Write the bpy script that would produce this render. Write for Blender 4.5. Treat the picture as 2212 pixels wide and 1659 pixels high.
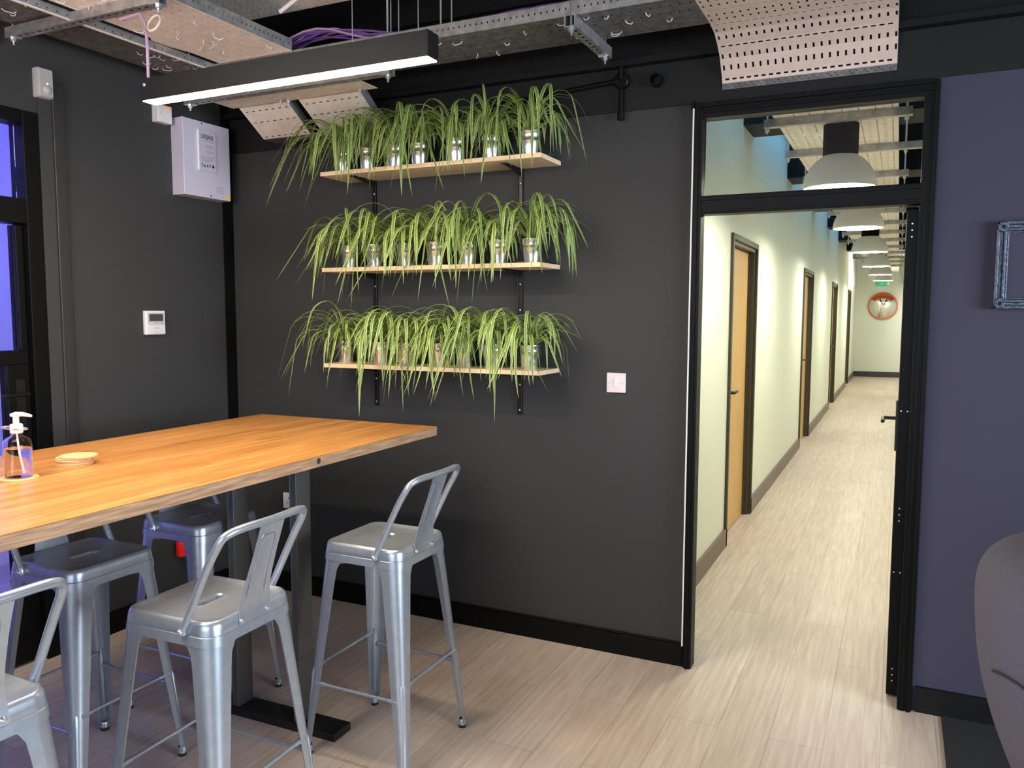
import bpy, bmesh, math, random
from mathutils import Vector, Matrix
PI = math.pi
C = bpy.context.scene.collection
for o in list(bpy.data.objects): bpy.data.objects.remove(o)

# ------------------------------------------------------------------ camera
def cam_axes(yaw, pitch, roll):
    y, p, r = map(math.radians, (yaw, pitch, roll))
    f = Vector((-math.sin(y)*math.cos(p), math.cos(y)*math.cos(p), -math.sin(p)))
    rt = Vector((math.cos(y), math.sin(y), 0)); up = rt.cross(f)
    return f, rt*math.cos(r)+up*math.sin(r), up*math.cos(r)-rt*math.sin(r)
F_, R_, U_ = cam_axes(25.578, 5.011, 0.169)
cd = bpy.data.cameras.new('camera'); cam = bpy.data.objects.new('camera', cd); C.objects.link(cam)
M = Matrix((R_, U_, -F_)).transposed().to_4x4(); M.translation = Vector((0, 0, 1.55)); cam.matrix_world = M
cd.sensor_width = 36; cd.sensor_fit = 'HORIZONTAL'; cd.lens = 1740.1/2212*36; cd.clip_start = 0.02
bpy.context.scene.camera = cam

# ------------------------------------------------------------------ world, exposure, large lights
vs = bpy.context.scene.view_settings
vs.view_transform = 'Standard'; vs.look = 'None'; vs.gamma = 1; vs.exposure = 1.05; vs.use_curve_mapping = False
wd = bpy.data.worlds.new('world'); bpy.context.scene.world = wd; wd.use_nodes = True
wd.node_tree.nodes['Background'].inputs[0].default_value = (0.55, 0.68, 1.0, 1)
wd.node_tree.nodes['Background'].inputs[1].default_value = 1.0
def area(name, loc, target, sx, sy, power, col):
    l = bpy.data.lights.new(name, 'AREA'); l.shape = 'RECTANGLE'; l.size = sx; l.size_y = sy
    l.energy = power; l.color = col
    o = bpy.data.objects.new(name, l); C.objects.link(o); o.location = loc
    o.rotation_euler = (Vector(target)-Vector(loc)).to_track_quat('-Z', 'Y').to_euler()
    return o
# daylight through the windows of the side wall and of the wall behind the camera
area('daylight_side', (3.93, 1.2, 1.55), (0, 1.2, 1.2), 2.6, 1.5, 142, (0.80, 0.90, 1.0))
area('daylight_behind', (-0.6, -2.93, 1.75), (-0.8, 3, 1.2), 3.4, 1.6, 38, (0.86, 0.93, 1.0))
# added fill lights, no fitting: one brightens table and floor, one the trays
area('room_fill', (-2.02, 0.85, 2.55), (-2.02, 0.85, 0), 0.9, 1.5, 31, (1.0, 0.9, 0.8))
area('tray_fill', (-2.5, 0.6, 2.15), (-2.3, 1.4, 3.0), 0.9, 0.5, 9, (1.0, 0.86, 0.72))
# the blue-lit room behind the glazed door, and the rooflight of the corridor
area('blue_room_lamp', (-3.72, 1.4, 3.15), (-4.9, 1.5, 1.0), 2.6, 0.22, 46, (0.10, 0.10, 1.0))
area('rooflight', (-0.72, 9.6, 3.18), (-0.9, 9.6, 0), 11.0, 0.35, 13, (0.18, 0.55, 1.0))

area('corridor_end_fill', (-0.1, 19.0, 3.15), (-0.25, 22, 1.2), 0.5, 0.3, 75, (1.0, 0.95, 0.85))  # added fill that brightens the end wall, no fitting of its own

# ------------------------------------------------------------------ materials
def mat(name, col, rough=0.5, metal=0.0, spec=0.5, **k):
    m = bpy.data.materials.new(name); m.use_nodes = True
    b = m.node_tree.nodes['Principled BSDF']
    b.inputs['Base Color'].default_value = (*col, 1); b.inputs['Roughness'].default_value = rough
    b.inputs['Metallic'].default_value = metal; b.inputs['Specular IOR Level'].default_value = spec
    if 'coat' in k: b.inputs['Coat Weight'].default_value = k['coat']; b.inputs['Coat Roughness'].default_value = 0.1
    if 'trans' in k:
        b.inputs['Transmission Weight'].default_value = k['trans']; b.inputs['IOR'].default_value = k.get('ior', 1.45)
    if 'emit' in k:
        b.inputs['Emission Color'].default_value = (*col, 1); b.inputs['Emission Strength'].default_value = k['emit']
    if 'noise' in k or 'bump' in k:
        nt = m.node_tree; tc = nt.nodes.new('ShaderNodeTexCoord'); mp = nt.nodes.new('ShaderNodeMapping')
        mp.inputs['Scale'].default_value = k.get('scale', (4, 4, 4))
        nz = nt.nodes.new('ShaderNodeTexNoise'); nz.inputs['Scale'].default_value = k.get('ns', 3); nz.inputs['Detail'].default_value = 5
        nt.links.new(tc.outputs['Object'], mp.inputs[0]); nt.links.new(mp.outputs[0], nz.inputs['Vector'])
        if 'noise' in k:
            a = k['noise']; rp = nt.nodes.new('ShaderNodeValToRGB')
            rp.color_ramp.elements[0].position = 0.3; rp.color_ramp.elements[1].position = 0.7
            rp.color_ramp.elements[0].color = tuple(c*(1-a) for c in col)+(1,)
            rp.color_ramp.elements[1].color = tuple(min(1, c*(1+a)) for c in col)+(1,)
            nt.links.new(nz.outputs['Fac'], rp.inputs[0]); nt.links.new(rp.outputs[0], b.inputs['Base Color'])
        if 'bump' in k:
            bp = nt.nodes.new('ShaderNodeBump'); bp.inputs['Strength'].default_value = k['bump']; bp.inputs['Distance'].default_value = 0.01
            nt.links.new(nz.outputs['Fac'], bp.inputs['Height']); nt.links.new(bp.outputs[0], b.inputs['Normal'])
    return m
def planks(name, c1, c2, mortar, length, width, axis, rough, grain=0.35, msize=0.0015, coat=0.0, gs=1.0):
    """boards running along axis; staggered ends, each board its own tone, streaked grain"""
    m = bpy.data.materials.new(name); m.use_nodes = True; nt = m.node_tree; N = nt.nodes; L = nt.links
    b = N['Principled BSDF']; b.inputs['Roughness'].default_value = rough; b.inputs['Coat Weight'].default_value = coat
    tc = N.new('ShaderNodeTexCoord'); mp = N.new('ShaderNodeMapping')
    mp.inputs['Rotation'].default_value = (0, 0, PI/2 if axis == 'Y' else 0)
    L.new(tc.outputs['Object'], mp.inputs[0])
    br = N.new('ShaderNodeTexBrick'); br.inputs['Scale'].default_value = 1
    br.inputs['Brick Width'].default_value = length; br.inputs['Row Height'].default_value = width
    br.inputs['Mortar Size'].default_value = msize; br.offset = 0.37; br.offset_frequency = 2
    br.inputs['Color1'].default_value = (*c1, 1); br.inputs['Color2'].default_value = (*c2, 1)
    br.inputs['Mortar'].default_value = (*mortar, 1); br.inputs['Bias'].default_value = 0.0
    L.new(mp.outputs[0], br.inputs['Vector'])
    m2 = N.new('ShaderNodeMapping'); m2.inputs['Scale'].default_value = (1.4*gs, 26*gs, 8); L.new(mp.outputs[0], m2.inputs[0])
    nz = N.new('ShaderNodeTexNoise'); nz.inputs['Scale'].default_value = 2.2; nz.inputs['Detail'].default_value = 8; nz.inputs['Distortion'].default_value = 0.6
    L.new(m2.outputs[0], nz.inputs['Vector'])
    rp = N.new('ShaderNodeValToRGB'); rp.color_ramp.elements[0].position = 0.32; rp.color_ramp.elements[1].position = 0.68
    lo = 1-grain; rp.color_ramp.elements[0].color = (lo, lo*0.97, lo*0.93, 1); rp.color_ramp.elements[1].color = (1, 1, 1, 1)
    L.new(nz.outputs['Fac'], rp.inputs[0])
    mx = N.new('ShaderNodeMix'); mx.data_type = 'RGBA'; mx.blend_type = 'MULTIPLY'; mx.inputs['Factor'].default_value = 1
    L.new(br.outputs['Color'], mx.inputs['A']); L.new(rp.outputs[0], mx.inputs['B']); L.new(mx.outputs['Result'], b.inputs['Base Color'])
    bp = N.new('ShaderNodeBump'); bp.inputs['Strength'].default_value = 0.12; bp.inputs['Distance'].default_value = 0.004
    L.new(nz.outputs['Fac'], bp.inputs['Height']); L.new(bp.outputs[0], b.inputs['Normal'])
    return m
def leaf_mat():
    m = bpy.data.materials.new('variegated_leaf'); m.use_nodes = True; nt = m.node_tree; N = nt.nodes; L = nt.links
    b = N['Principled BSDF']; b.inputs['Roughness'].default_value = 0.42
    uv = N.new('ShaderNodeUVMap'); sp = N.new('ShaderNodeSeparateXYZ'); L.new(uv.outputs[0], sp.inputs[0])
    rp = N.new('ShaderNodeValToRGB'); e = rp.color_ramp.elements
    cream = (0.66, 0.74, 0.38, 1); green = (0.085, 0.18, 0.012, 1); light = (0.20, 0.36, 0.025, 1)
    e[0].position = 0.0; e[0].color = cream; e[1].position = 1.0; e[1].color = cream
    for p, c in ((0.15, cream), (0.22, green), (0.40, light), (0.6, light), (0.78, green), (0.85, cream)):
        x = e.new(p); x.color = c
    L.new(sp.outputs['X'], rp.inputs[0]); L.new(rp.outputs[0], b.inputs['Base Color'])
    b.inputs['Subsurface Weight'].default_value = 0.0
    tr = N.new('ShaderNodeBsdfTranslucent'); L.new(rp.outputs[0], tr.inputs['Color'])
    ms = N.new('ShaderNodeMixShader'); ms.inputs[0].default_value = 0.25
    L.new(b.outputs[0], ms.inputs[1]); L.new(tr.outputs[0], ms.inputs[2]); L.new(ms.outputs[0], N['Material Output'].inputs[0])
    return m
def worktop_mat():
    m = planks('oiled_oak_staves', (0.74, 0.36, 0.105), (0.54, 0.235, 0.055), (0.36, 0.14, 0.03), 0.7, 0.040, 'Y', 0.36, 0.36, 0.0006, 0.12)
    return m
charcoal = mat('charcoal_wall_paint', (0.0285, 0.0285, 0.029), 0.7, bump=0.05, scale=(40, 40, 40))
violet_lit_wall = mat('violet_lit_wall_paint', (0.037, 0.032, 0.060), 0.7, bump=0.05, scale=(40, 40, 40))  # bluish-violet light on the right wall put into the paint colour
black = mat('matte_black_paint', (0.004, 0.004, 0.004), 0.6, spec=0.25)
black_gloss = mat('black_gloss_steel', (0.003, 0.003, 0.003), 0.45, spec=0.15)
black_metal = mat('black_bracket_steel', (0.012, 0.012, 0.012), 0.3, 0.3)
white_wall = mat('corridor_white_paint', (0.76, 0.80, 0.71), 0.6)
white_plain = mat('plain_white_paint', (0.8, 0.8, 0.8), 0.6)
white_plastic = mat('white_plastic', (0.75, 0.74, 0.74), 0.35)
lilac_metal = mat('white_enamelled_steel', (0.56, 0.53, 0.64), 0.4)
grey_plastic = mat('grey_plastic', (0.45, 0.44, 0.5), 0.4)
dark_screen = mat('dark_lcd', (0.06, 0.06, 0.06), 0.2)
galv = mat('galvanised_steel', (0.42, 0.41, 0.40), 0.45, 0.75, noise=0.25, scale=(9, 9, 9))
galv_lit = mat('lamplit_perforated_steel', (0.80, 0.72, 0.64), 0.6, 0.1, noise=0.08, scale=(6, 6, 6))  # pinkish lamp light on the trays put into the steel colour
galv_dark = mat('shaded_dark_galvanised_steel', (0.20, 0.20, 0.20), 0.5, 0.6, noise=0.3, scale=(9, 9, 9))  # darker grey steel, shade on the left-wall tray put into its colour
zinc = mat('bright_zinc', (0.75, 0.75, 0.78), 0.3, 0.9)
stool_m = mat('silver_lacquered_steel', (0.43, 0.48, 0.545), 0.33, 0.72, noise=0.06, scale=(14, 14, 14))
rubber = mat('black_rubber', (0.012, 0.012, 0.012), 0.6)
post_m = mat('grey_steel_post', (0.13, 0.13, 0.13), 0.4, 0.6)
foot_m = mat('blackened_steel', (0.018, 0.018, 0.018), 0.3, 0.4)
floor_m = planks('oak_vinyl_planks', (0.65, 0.55, 0.46), (0.57, 0.475, 0.395), (0.38, 0.31, 0.26), 1.25, 0.185, 'Y', 0.45, 0.24, 0.0014)
oak_top = worktop_mat()
oak_edge = mat('oak_edge', (0.45, 0.27, 0.16), 0.45, noise=0.42, scale=(40, 3.5, 60), ns=2)
knot_m = mat('dark_knot', (0.05, 0.03, 0.02), 0.6)
pine = mat('pine_board', (0.92, 0.67, 0.43), 0.5, noise=0.14, scale=(1.5, 20, 20))
door_oak = mat('oak_veneer', (0.66, 0.40, 0.15), 0.42, noise=0.16, scale=(22, 22, 1.1))
brown_frame = mat('dark_door_frame', (0.05, 0.045, 0.025), 0.5)
taupe = mat('taupe_skirting_paint', (0.17, 0.125, 0.105), 0.45)
slate = mat('dark_slate_skirting', (0.045, 0.045, 0.05), 0.5)
tin = mat('polished_tin', (0.85, 0.85, 0.85), 0.24, 1.0)
soil = mat('potting_soil', (0.03, 0.02, 0.013), 0.9, bump=0.6, scale=(60, 60, 60))
leaf_m = leaf_mat()
lamp_on = mat('lamp_diffuser', (1.0, 0.80, 0.58), 0.4, emit=54)
bulb_on = mat('pendant_diffuser', (1.0, 0.93, 0.80), 0.4, emit=8)
dome_m = mat('grey_enamel_dome', (0.62, 0.61, 0.57), 0.4)
dome_in = mat('white_enamel', (0.85, 0.85, 0.82), 0.4)
cork = mat('cork', (0.72, 0.42, 0.20), 0.8, noise=0.2, scale=(120, 120, 120))
glass = mat('clear_glass', (1, 1, 1), 0.0, 0, 0.5, trans=1.0, ior=1.2)
pet = mat('clear_plastic', (0.98, 0.95, 0.98), 0.03, 0, 0.5, trans=1.0, ior=1.16)
gel = mat('clear_gel', (0.97, 0.93, 0.96), 0.02, 0, 0.5, trans=1.0, ior=1.14)
pump_m = mat('cream_plastic', (0.80, 0.74, 0.72), 0.35)
red_m = mat('red_plastic', (0.75, 0.012, 0.008), 0.35)
red_glow = mat('red_neon', (1.0, 0.05, 0.03), 0.3, emit=2.0)
green_glow = mat('green_led', (0.5, 1.0, 0.1), 0.3, emit=3.0)
yellow_m = mat('yellow_label', (0.85, 0.62, 0.03), 0.5)
ink = mat('black_ink', (0.03, 0.03, 0.04), 0.6)
faint_ink = mat('faded_ink', (0.22, 0.2, 0.28), 0.6)
paper = mat('paper', (0.55, 0.52, 0.63), 0.6)
clear_edge = mat('acrylic_edge', (0.85, 0.9, 1.0), 0.1)
purple = mat('purple_cable', (0.16, 0.07, 0.30), 0.45)
lilac_cable = mat('lilac_cable', (0.45, 0.28, 0.42), 0.45)
cream_cable = mat('cream_cable', (0.75, 0.62, 0.5), 0.45)
carpet_m = mat('black_carpet', (0.010, 0.010, 0.012), 0.95, bump=0.5, scale=(150, 150, 150))
chair_m = mat('slate_wool', (0.115, 0.112, 0.15), 0.85, bump=0.25, scale=(110, 110, 110))
silver_frame = mat('distressed_silver_gilding', (0.10, 0.12, 0.16), 0.38, 0.5, noise=0.55, scale=(25, 25, 25), bump=0.5)
green_sign = mat('green_sign', (0.02, 0.42, 0.22), 0.4, emit=0.25)
white_sign = mat('white_sign', (0.9, 0.95, 0.9), 0.4)
orange_m = mat('orange_plastic', (0.8, 0.14, 0.03), 0.4)
mirror_m = mat('mirror_surface', (0.9, 0.9, 0.9), 0.02, 1.0)
cable_tie = mat('white_cable_tie', (0.75, 0.72, 0.7), 0.4)

# ------------------------------------------------------------------ mesh helpers
class MB:
    def __init__(s): s.v = []; s.f = []; s.uv = {}
    def add(s, vs, fs, uvs=None):
        b = len(s.v); s.v += [tuple(v) for v in vs]
        for i, f in enumerate(fs):
            if uvs: s.uv[len(s.f)] = uvs[i]
            s.f.append(tuple(b+j for j in f))
        return s
    def box(s, x0, x1, y0, y1, z0, z1):
        x0, x1 = sorted((x0, x1)); y0, y1 = sorted((y0, y1)); z0, z1 = sorted((z0, z1))
        return s.add([(x0,y0,z0),(x1,y0,z0),(x1,y1,z0),(x0,y1,z0),(x0,y0,z1),(x1,y0,z1),(x1,y1,z1),(x0,y1,z1)],
              [(0,3,2,1),(4,5,6,7),(0,1,5,4),(1,2,6,5),(2,3,7,6),(3,0,4,7)])
    def tube(s, pts, r, n=10, closed=False, caps=True):
        P = [Vector(p) for p in pts]; m = len(P); rs = r if isinstance(r, (list, tuple)) else [r]*m
        vs = []; fs = []; prev = None
        for i, p in enumerate(P):
            if closed: t = (P[(i+1) % m]-P[i-1])
            else: t = (P[min(i+1, m-1)]-P[max(i-1, 0)])
            t.normalize()
            if prev is None:
                a = Vector((0, 0, 1)) if abs(t.z) < 0.9 else Vector((1, 0, 0))
                nrm = t.cross(a).normalized()
            else:
                nrm = (prev-t*prev.dot(t)).normalized()
            prev = nrm; bn = t.cross(nrm)
            for k in range(n):
                a = 2*PI*k/n; vs.append(p+(nrm*math.cos(a)+bn*math.sin(a))*rs[i])
        q = m if closed else m-1
        for i in range(q):
            for k in range(n):
                a = i*n+k; b2 = i*n+(k+1) % n; c = ((i+1) % m)*n+(k+1) % n; d = ((i+1) % m)*n+k
                fs.append((a, b2, c, d))
        if caps and not closed:
            fs.append(tuple(range(n))[::-1]); fs.append(tuple((m-1)*n+k for k in range(n)))
        return s.add(vs, fs)
    def cyl(s, p0, p1, r, n=16): return s.tube([p0, p1], r, n)
    def lathe(s, prof, c=(0, 0, 0), n=32, axis='z', close=False):
        vs = []; fs = []
        for (r, z) in prof:
            for k in range(n):
                a = 2*PI*k/n; x, y = r*math.cos(a), r*math.sin(a)
                p = (x, y, z) if axis == 'z' else ((x, z, y) if axis == 'y' else (z, x, y))
                vs.append((c[0]+p[0], c[1]+p[1], c[2]+p[2]))
        m = len(prof)
        for i in range(m-1):
            for k in range(n):
                fs.append((i*n+k, i*n+(k+1) % n, (i+1)*n+(k+1) % n, (i+1)*n+k))
        if prof[0][0] > 1e-6 and close: fs.append(tuple(range(n))[::-1])
        if prof[-1][0] > 1e-6 and close: fs.append(tuple((m-1)*n+k for k in range(n)))
        return s.add(vs, fs)
    def loft(s, rings, closed=True, cap0=False, cap1=False):
        n = len(rings[0]); vs = [p for r in rings for p in r]; fs = []
        for i in range(len(rings)-1):
            for k in range(n if closed else n-1):
                fs.append((i*n+k, i*n+(k+1) % n, (i+1)*n+(k+1) % n, (i+1)*n+k))
        if cap0: fs.append(tuple(range(n))[::-1])
        if cap1: fs.append(tuple((len(rings)-1)*n+k for k in range(n)))
        return s.add(vs, fs)
def obj(name, mb, m, parent=None, smooth=False, bevel=0, solid=0, seg=2, loc=None):
    me = bpy.data.meshes.new(name); me.from_pydata(mb.v, [], mb.f)
    if mb.uv:
        ul = me.uv_layers.new(name='UVMap')
        for p in me.polygons:
            if p.index in mb.uv:
                for li, q in zip(p.loop_indices, mb.uv[p.index]): ul.data[li].uv = q
    bm = bmesh.new(); bm.from_mesh(me)
    if not mb.uv and smooth: bmesh.ops.remove_doubles(bm, verts=bm.verts, dist=1e-5)
    if not mb.uv: bmesh.ops.recalc_face_normals(bm, faces=bm.faces)
    bm.to_mesh(me); bm.free(); me.update()
    me.materials.append(m)
    o = bpy.data.objects.new(name, me); C.objects.link(o)
    if solid:
        k = o.modifiers.new('solid', 'SOLIDIFY'); k.thickness = solid; k.offset = 0
    if bevel:
        k = o.modifiers.new('bevel', 'BEVEL'); k.width = bevel; k.segments = seg; k.limit_method = 'ANGLE'; k.angle_limit = math.radians(40)
    if smooth or bevel:
        for p in me.polygons: p.use_smooth = True
        if smooth:
            k = o.modifiers.new('edges', 'EDGE_SPLIT'); k.split_angle = math.radians(38)
    if bevel and not smooth:
        k = o.modifiers.new('wn', 'WEIGHTED_NORMAL'); k.keep_sharp = True
    if parent: o.parent = parent
    if loc: o.location = loc
    return o
def tag(o, label, cat, group=None, kind=None):
    o['label'] = label; o['category'] = cat
    if group: o['group'] = group
    if kind: o['kind'] = kind
    return o
def thing(name, label, cat, loc=(0, 0, 0), rz=0, group=None):
    o = bpy.data.objects.new(name, None); C.objects.link(o); o.empty_display_size = 0.05
    o.location = loc; o.rotation_euler = (0, 0, rz)
    return tag(o, label, cat, group)
def struct(name, mb, m, parent=None, label=None, **k):
    o = obj(name, mb, m, parent, **k)
    if not parent: o['kind'] = 'structure'
    if label: o['label'] = label
    return o
def dup(root, loc, rz, label):
    r = root.copy(); C.objects.link(r); r.location = loc; r.rotation_euler = (0, 0, rz); r['label'] = label
    for ch in [c for c in bpy.data.objects if c.parent == root]:
        c = ch.copy(); C.objects.link(c); c.parent = r
        for g in [d for d in bpy.data.objects if d.parent == ch]:
            e = g.copy(); C.objects.link(e); e.parent = c
    return r
def B(*a): return MB().box(*a)

# perforated sheet: rows across the width; a slot row is (v0, v1, pitch, slot length, offset), a solid row is (v0, v1)
def perf(rows, u0, u1, fmap):
    mb = MB()
    def quad(a, b, v0, v1):
        mb.add([fmap(a, v0), fmap(b, v0), fmap(b, v1), fmap(a, v1)], [(0, 1, 2, 3)])
    for r in rows:
        if len(r) == 2: quad(u0, u1, r[0], r[1]); continue
        v0, v1, pitch, sl, off = r; u = u0; k = u0+off
        while k+sl < u1:
            quad(u, k, v0, v1); u = k+sl; k += pitch
        quad(u, u1, v0, v1)
    return mb
def rows_for(width, nrow, pitch=0.025, margin=0.025, sl=0.018, sw=0.006):
    rows = []; v = 0; gap = (width-2*margin)/(nrow-1)
    for i in range(nrow):
        c = margin+i*gap
        a, b = (c-sw/2, c+sw/2) if i % 2 == 0 else (c-sl/2, c+sl/2)
        ln = sl if i % 2 == 0 else sw
        rows.append((v, a)); rows.append((a, b, pitch, ln, pitch*0.3+(0.0 if i % 4 < 2 else pitch*0.5))); v = b
    rows.append((v, width)); return rows
def flange_rows(h): return [(0, h*0.45), (h*0.45, h*0.62, 0.025, 0.0055, 0.01), (h*0.62, h)]
def tray(name, label, axis, a0, a1, b0, b1, z, nrow, m, fl=0.05, flanges=(1, 1), pitch=0.036, fm=None, group='perforated cable trays', cat='cable tray'):
    """axis X or Y; a0..a1 along it, b0..b1 across"""
    t = thing(name, label, cat, ((a0+a1)/2 if axis == 'X' else (b0+b1)/2, (a0+a1)/2 if axis == 'Y' else (b0+b1)/2, z), 0, group)
    ox, oy = t.location.x, t.location.y
    P = (lambda u, v: (u-ox, b0+v-oy, 0)) if axis == 'X' else (lambda u, v: (b0+v-ox, u-oy, 0))
    obj('base_plate', perf(rows_for(b1-b0, nrow, pitch), a0, a1, P), m, t, solid=0.0016)
    for s, on in ((0, flanges[0]), (1, flanges[1])):
        if not on: continue
        w = b1-b0; vv = 0 if s == 0 else w
        Q = (lambda u, h, vv=vv: (u-ox, b0+vv-oy, h)) if axis == 'X' else (lambda u, h, vv=vv: (b0+vv-ox, u-oy, h))
        mb = perf(flange_rows(fl), a0, a1, Q)
        obj('side_flange', mb, fm or m, t, solid=0.0016)
    return t

# ------------------------------------------------------------------ the room
YW = 3.435; XL = -3.385; ZC = 3.25
struct('floor', B(-6.2, 4.1, -3.1, 22.3, -0.06, 0), floor_m)
struct('ceiling', B(-6.2, 4.1, -3.1, 22.3, ZC, ZC+0.1), black)
# back wall: left of the doorway, right of it, above it
struct('wall_back', MB().box(XL-0.12, -0.803, YW, YW+0.14, 0, ZC).box(-0.803, 0.104, YW, YW+0.14, 2.412, ZC), charcoal)
struct('wall_back_right', B(0.104, 4.1, YW, YW+0.14, 0, 2.42), violet_lit_wall)
struct('trim_1', MB().box(0.104, 4.0, YW, YW+0.14, 2.42, ZC).box(XL+0.02, 4.0, YW-0.008, YW, 2.42, ZC), mat('near_black_bulkhead', (0.007, 0.007, 0.007), 0.6, spec=0.3))
# left wall with the opening of the glazed door
struct('wall_left', MB().box(XL-0.12, XL, 2.32, YW, 0, ZC).box(XL-0.12, XL, -3.1, 2.32, 2.40, ZC).box(XL-0.12, XL, -3.1, 0.35, 0, 2.40), charcoal)
# side wall with window, wall behind the camera with windows
struct('wall_right', MB().box(4.0, 4.1, -3.1, -0.15, 0, ZC).box(4.0, 4.1, 2.55, YW, 0, ZC).box(4.0, 4.1, -0.15, 2.55, 0, 0.78).box(4.0, 4.1, -0.15, 2.55, 2.32, ZC), charcoal)
struct('wall_front', MB().box(-6.2, -2.35, -3.1, -3.0, 0, ZC).box(1.15, 4.1, -3.1, -3.0, 0, ZC).box(-2.35, 1.15, -3.1, -3.0, 0, 0.93).box(-2.35, 1.15, -3.1, -3.0, 2.57, ZC), charcoal)
wf = MB()
for y in (-0.15, 1.18, 2.51): wf.box(4.0, 4.06, y, y+0.04, 0.78, 2.32)
wf.box(4.0, 4.06, -0.15, 2.55, 0.78, 0.82).box(4.0, 4.06, -0.15, 2.55, 2.28, 2.32)
struct('window_1', wf, black)
wf = MB()
for x in (-2.35, -0.62, 1.11): wf.box(x, x+0.04, -3.06, -3.0, 0.93, 2.57)
wf.box(-2.35, 1.15, -3.06, -3.0, 0.93, 0.97).box(-2.35, 1.15, -3.06, -3.0, 2.53, 2.57)
struct('window_2', wf, black)
# skirtings
struct('baseboard_back', MB().box(XL, -0.803, YW-0.018, YW, 0, 0.096).box(XL, -0.803, YW-0.012, YW, 0.096, 0.106), black_gloss, bevel=0.002)
struct('baseboard_right', B(0.118, 4.0, YW-0.018, YW, 0, 0.10), black)
struct('baseboard_left', B(XL, XL+0.018, 2.32, YW-0.02, 0, 0.106), black_gloss)
# corner post and frames on the left wall
struct('trim_2', B(XL, XL+0.016, 3.372, YW, 0, ZC), black_gloss)
struct('trim_3', B(XL, XL+0.022, 2.383, 2.44, 0, 2.55), mat('dark_grey_lining', (0.022, 0.022, 0.022), 0.5), bevel=0.004)
struct('trim_4', B(XL, XL+0.010, 2.322, 2.383, 0, 2.55), charcoal)
# ceiling-height black steel beam over the back wall with its lower flange
bt = struct('trim_5', MB().box(XL, 4.0, YW-0.055, YW, 2.60, 2.625).box(XL, 4.0, YW-0.02, YW, 2.625, 2.92).box(XL, 4.0, YW-0.055, YW, 2.92, 2.95), black)

# glazed steel door in the left wall (blue-lit room behind)
d = MB()
X0, X1 = XL-0.085, XL+0.012
d.box(X0, X1, 2.25, 2.32, 0, 2.40).box(X0, X1, 0.35, 2.25, 2.345, 2.40).box(X0, X1, 0.35, 2.25, 1.925, 2.03)
d.box(X0, X1, 0.35, 0.42, 0, 2.345)
dl = struct('door_1', d, black_gloss, bevel=0.003)
d = MB()
X0, X1 = XL-0.075, XL-0.02
d.box(X0, X1, 2.215, 2.248, 1.385, 1.92).box(X0, X1, 0.42, 2.248, 1.325, 1.385).box(X0, X1, 2.15, 2.248, 0.01, 1.325)
d.box(X0, X1, 0.42, 2.15, 0.01, 0.22).box(X0, X1, 0.42, 0.50, 0.22, 1.92).box(X0, X1, 1.26, 1.30, 0.22, 1.92)
obj('door_leaf', d, black_gloss, dl, bevel=0.003)
obj('glass_pane', MB().box(XL-0.05, XL-0.045, 0.42, 2.248, 2.03, 2.345).box(XL-0.05, XL-0.045, 0.5, 2.215, 1.385, 1.92).box(XL-0.05, XL-0.045, 0.5, 2.15, 0.22, 1.325), glass, dl)
obj('door_handle', MB().tube([(XL-0.02, 2.2, 1.2), (XL+0.045, 2.2, 1.2), (XL+0.05, 2.19, 1.2), (XL+0.05, 2.08, 1.2)], 0.009, 10).box(XL-0.02, XL-0.012, 2.18, 2.22, 1.06, 1.26), black_metal, dl, smooth=True)
# room behind it
struct('wall_blue_room', MB().box(-5.0, -4.9, -3.0, 3.4, 0, ZC).box(-4.9, XL-0.12, 3.3, 3.4, 0, ZC), white_plain)
cb = MB().tube([(-4.2, 1.95, 3.2), (-4.2, 1.93, 2.7), (-4.22, 1.80, 2.45), (-4.2, 1.74, 2.25), (-4.2, 1.74, 2.18)], 0.012, 8)
tag(obj('dangling_cable', cb, black, smooth=True), 'short dark cable hanging behind the blue-lit fanlight at far left', 'cable')

# doorway frame to the corridor, fanlight above, open glazed leaf
YF0, YF1 = YW-0.03, YW+0.045
f = MB()
f.box(-0.797, -0.762, YF0, YF1, 0, 2.41).box(0.053, 0.104, YF0, YF1, 0, 2.41)
f.box(-0.762, 0.056, YF0, YF1, 2.352, 2.41).box(-0.762, 0.056, YF0, YF1, 1.962, 2.038)
df = struct('door_2', f, black_gloss, bevel=0.003)
f = MB()
f.box(-0.812, -0.797, YF0-0.004, YF0+0.012, 2.395, 2.425).box(-0.78, 0.09, YF0-0.012, YF0, 2.395, 2.409).box(-0.78, 0.09, YF0-0.008, YF0, 2.372, 2.380)
f.box(-0.762, 0.056, YF0-0.007, YF0, 2.018, 2.030).box(-0.762, 0.056, YF0-0.006, YF0, 1.970, 1.978)
f.box(-0.785, -0.776, YF0-0.007, YF0, 0, 2.395).box(0.086, 0.096, YF0-0.008, YF0, 0, 2.395).box(0.066, 0.073, YF0-0.006, YF0, 0, 1.96)
obj('frame_bead', f, black_gloss, df, bevel=0.001)
obj('glass_pane', B(-0.762, 0.056, YW+0.02, YW+0.026, 2.038, 2.352), glass, df)
sc = MB()
for z in (1.93, 1.90, 1.87, 1.18, 0.80, 0.77, 0.74, 0.55, 0.11, 0.085, 0.06):
    sc.lathe([(0, -0.003), (0.003, -0.0025), (0.004, 0)], (0.046 if z > 1.8 else 0.05, YF0+0.085-0.04, z), 10, 'y')
st = struct('trim_6', B(-0.803, -0.797, YF0-0.003, YW, 0.10, 2.395), white_plain, label='thin white edge strip along the doorway frame')
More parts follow.
